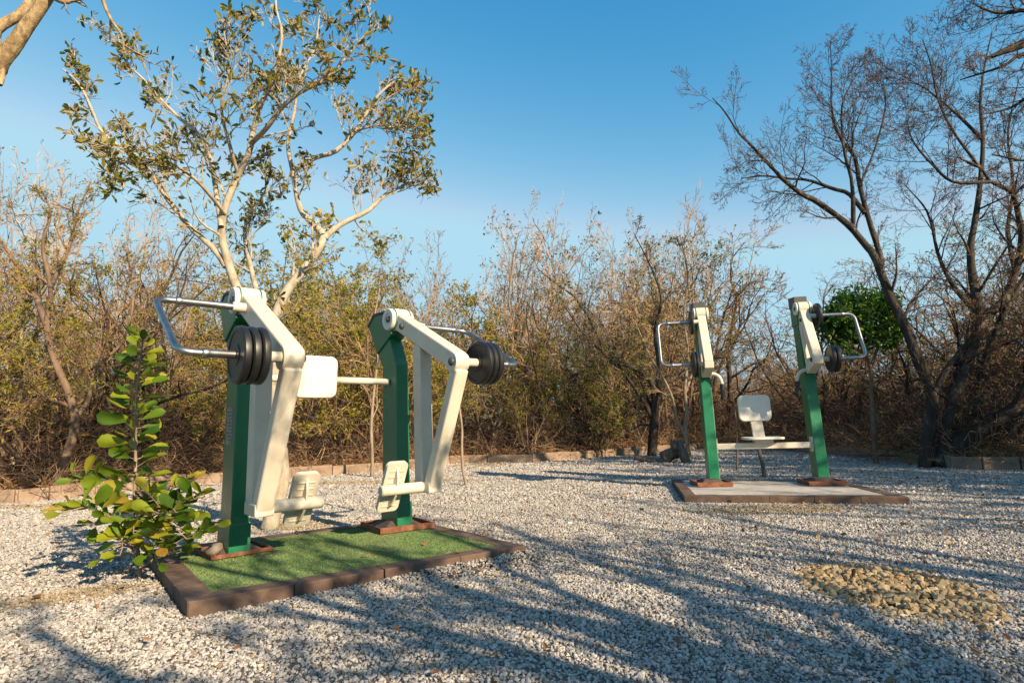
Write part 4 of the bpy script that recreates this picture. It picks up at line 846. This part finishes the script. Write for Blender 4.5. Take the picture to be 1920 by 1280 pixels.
shade_tree(7.6, -2.6, 5.6, 'twiggy tree outside the frame shading the middle of the gravel', 4, 500, q=(5, 4, 2))
shade_tree(9.8, .6, 6.0, 'twiggy tree outside the frame shading the far machine and pebbles', 6, 1800, q=(6, 5, 3))
shade_tree(9.6, 3.4, 5.6, 'twiggy tree outside the frame shading the dark forked tree', 12, 14000)
shade_tree(13.5, 6.0, 6.2, 'twiggy tree outside the frame shading the kerb at the right', 14, 14000)
shade_tree(3.7, -1.1, 4.3, 'slim twiggy tree outside the frame dappling the turf', 15, 2200, q=(7, 5, 3))
shade_tree(12.0, 3.0, 6.2, 'twiggy tree outside the frame shading the right edge of the gravel', 8, 4800)

# ------------------------------------------------------------------ broad leaved sapling
b0 = gz(262, 1085); Ys = b0[1]
root = thing('broad_leaved_sapling', 'young plant with broad glossy yellow green leaves in front of the near machine', 'plant', tuple(b0))
st, sr_ = limb([(264, 1088, Ys), (258, 1030, Ys), (252, 960, Ys), (254, 880, Ys), (254, 800, Ys), (256, 740, Ys), (262, 680, Ys), (270, 625, Ys)], .013, .004, 40)
mb = MB(); tubes(mb, st-b0, sr_, 9, True)
lf = MB(); stem_l = []
OB = []
nx = 7
wprof = [.05, .30, .62, .88, 1.0, .86, .08]
xs = [0, .14, .32, .52, .72, .9, 1.0]
V0 = []; 
for a_, w_ in zip(xs, wprof):
    for sgn in (-1, -.5, 0, .5, 1): V0.append((a_, sgn*w_*.5, .10*abs(sgn)*w_-.16*a_*a_+.02*math.sin(a_*9+sgn*2)))
V0 = np.array(V0); FQ = np.array([(i*5+j, i*5+j+1, (i+1)*5+j+1, (i+1)*5+j) for i in range(6) for j in range(4)])
OBL = (V0, [FQ])
def petiole_leaf(p, d, L, W, rn):
    d = unit(np.array(d, float)); e = p+d*(.015+.14*L); tubes(mb, np.array([p, p+d*.015, e])-b0, [.003, .0025, .002], 5)
    leaves(lf, (e-b0)[None], d[None], np.array([L]), np.array([W]), OBL, np.array([rn]), upb=.35)
rs = np.random.default_rng(21); a_ = 0
for k in range(104):
    f = .2+.8*k/103; i0 = min(int(f*39), 39); p = st[i0]; a_ += 2.4+rs.normal(0, .3); up_ = rs.uniform(.0, .55) if f < .93 else rs.uniform(.5, 1.2)
    L = np.interp(f, [.2, .6, .9, 1], [.135, .14, .105, .06])*rs.uniform(.7, 1.2)
    petiole_leaf(p, (math.cos(a_), math.sin(a_), up_), L, L*rs.uniform(.42, .56), rs.random()*.85)
for (px, py, dy, n) in ((140, 900, -.15, 16), (120, 960, -.3, 16), (175, 985, .1, 10), (345, 900, .15, 16), (385, 930, -.1, 17), (330, 960, -.35, 12), (300, 1000, .2, 9), (215, 1010, -.35, 9), (375, 985, .1, 9), (160, 950, -.4, 11), (250, 1000, -.3, 10), (300, 950, -.25, 10), (350, 1010, -.2, 10), (225, 1040, -.25, 8), (310, 1040, -.2, 8), (345, 1035, .05, 10), (295, 1050, -.1, 9), (190, 1045, -.15, 8), (400, 985, .0, 9), (370, 1000, .12, 12), (335, 985, -.1, 11)):
    e = at(px, py, Ys+dy); s0 = st[int(rs.uniform(2, 15))]; P = spline([s0, (s0+e)/2+np.array([0, 0, .03]), e], 14); tubes(mb, P-b0, np.linspace(.006, .0025, 14), 6)
    for k in range(n):
        f = .35+.65*k/(n-1); p = P[min(int(f*13), 13)]; dr = unit(e-s0); a_ = rs.random()*6.283
        L = .106*rs.uniform(.6, 1.3); petiole_leaf(p, dr*.6+np.array([math.cos(a_)*.8, math.sin(a_)*.8, rs.uniform(-.15, .7)]), L, L*rs.uniform(.42, .58), rs.random())
link('stem', mb.mesh('stem', 'bark_tan', True), root); link('foliage', lf.mesh('foliage', 'leaf_sap', True), root)

# stone lying in the left base frame
mb = MB(); p = gz(403, 1036, Z0+.02); stones(mb, np.zeros((1, 3)), np.array([.075]), (IC_V, IC_F), .08, (1.2, 1, .7), rnd=np.array([.2]), tan=np.array([.6]))
o = link('loose_stone', mb.mesh('loose_stone', 'stone', True)); o.location = tuple(p+np.array([0, 0, .02])); tag(o, 'grey rounded stone lying in the left base frame of the near machine', 'stone')
md = o.modifiers.new('sub', 'SUBSURF'); md.levels = md.render_levels = 2

scene.cycles.use_denoising = True
scene.cycles.max_bounces = 6; scene.cycles.transparent_max_bounces = 6
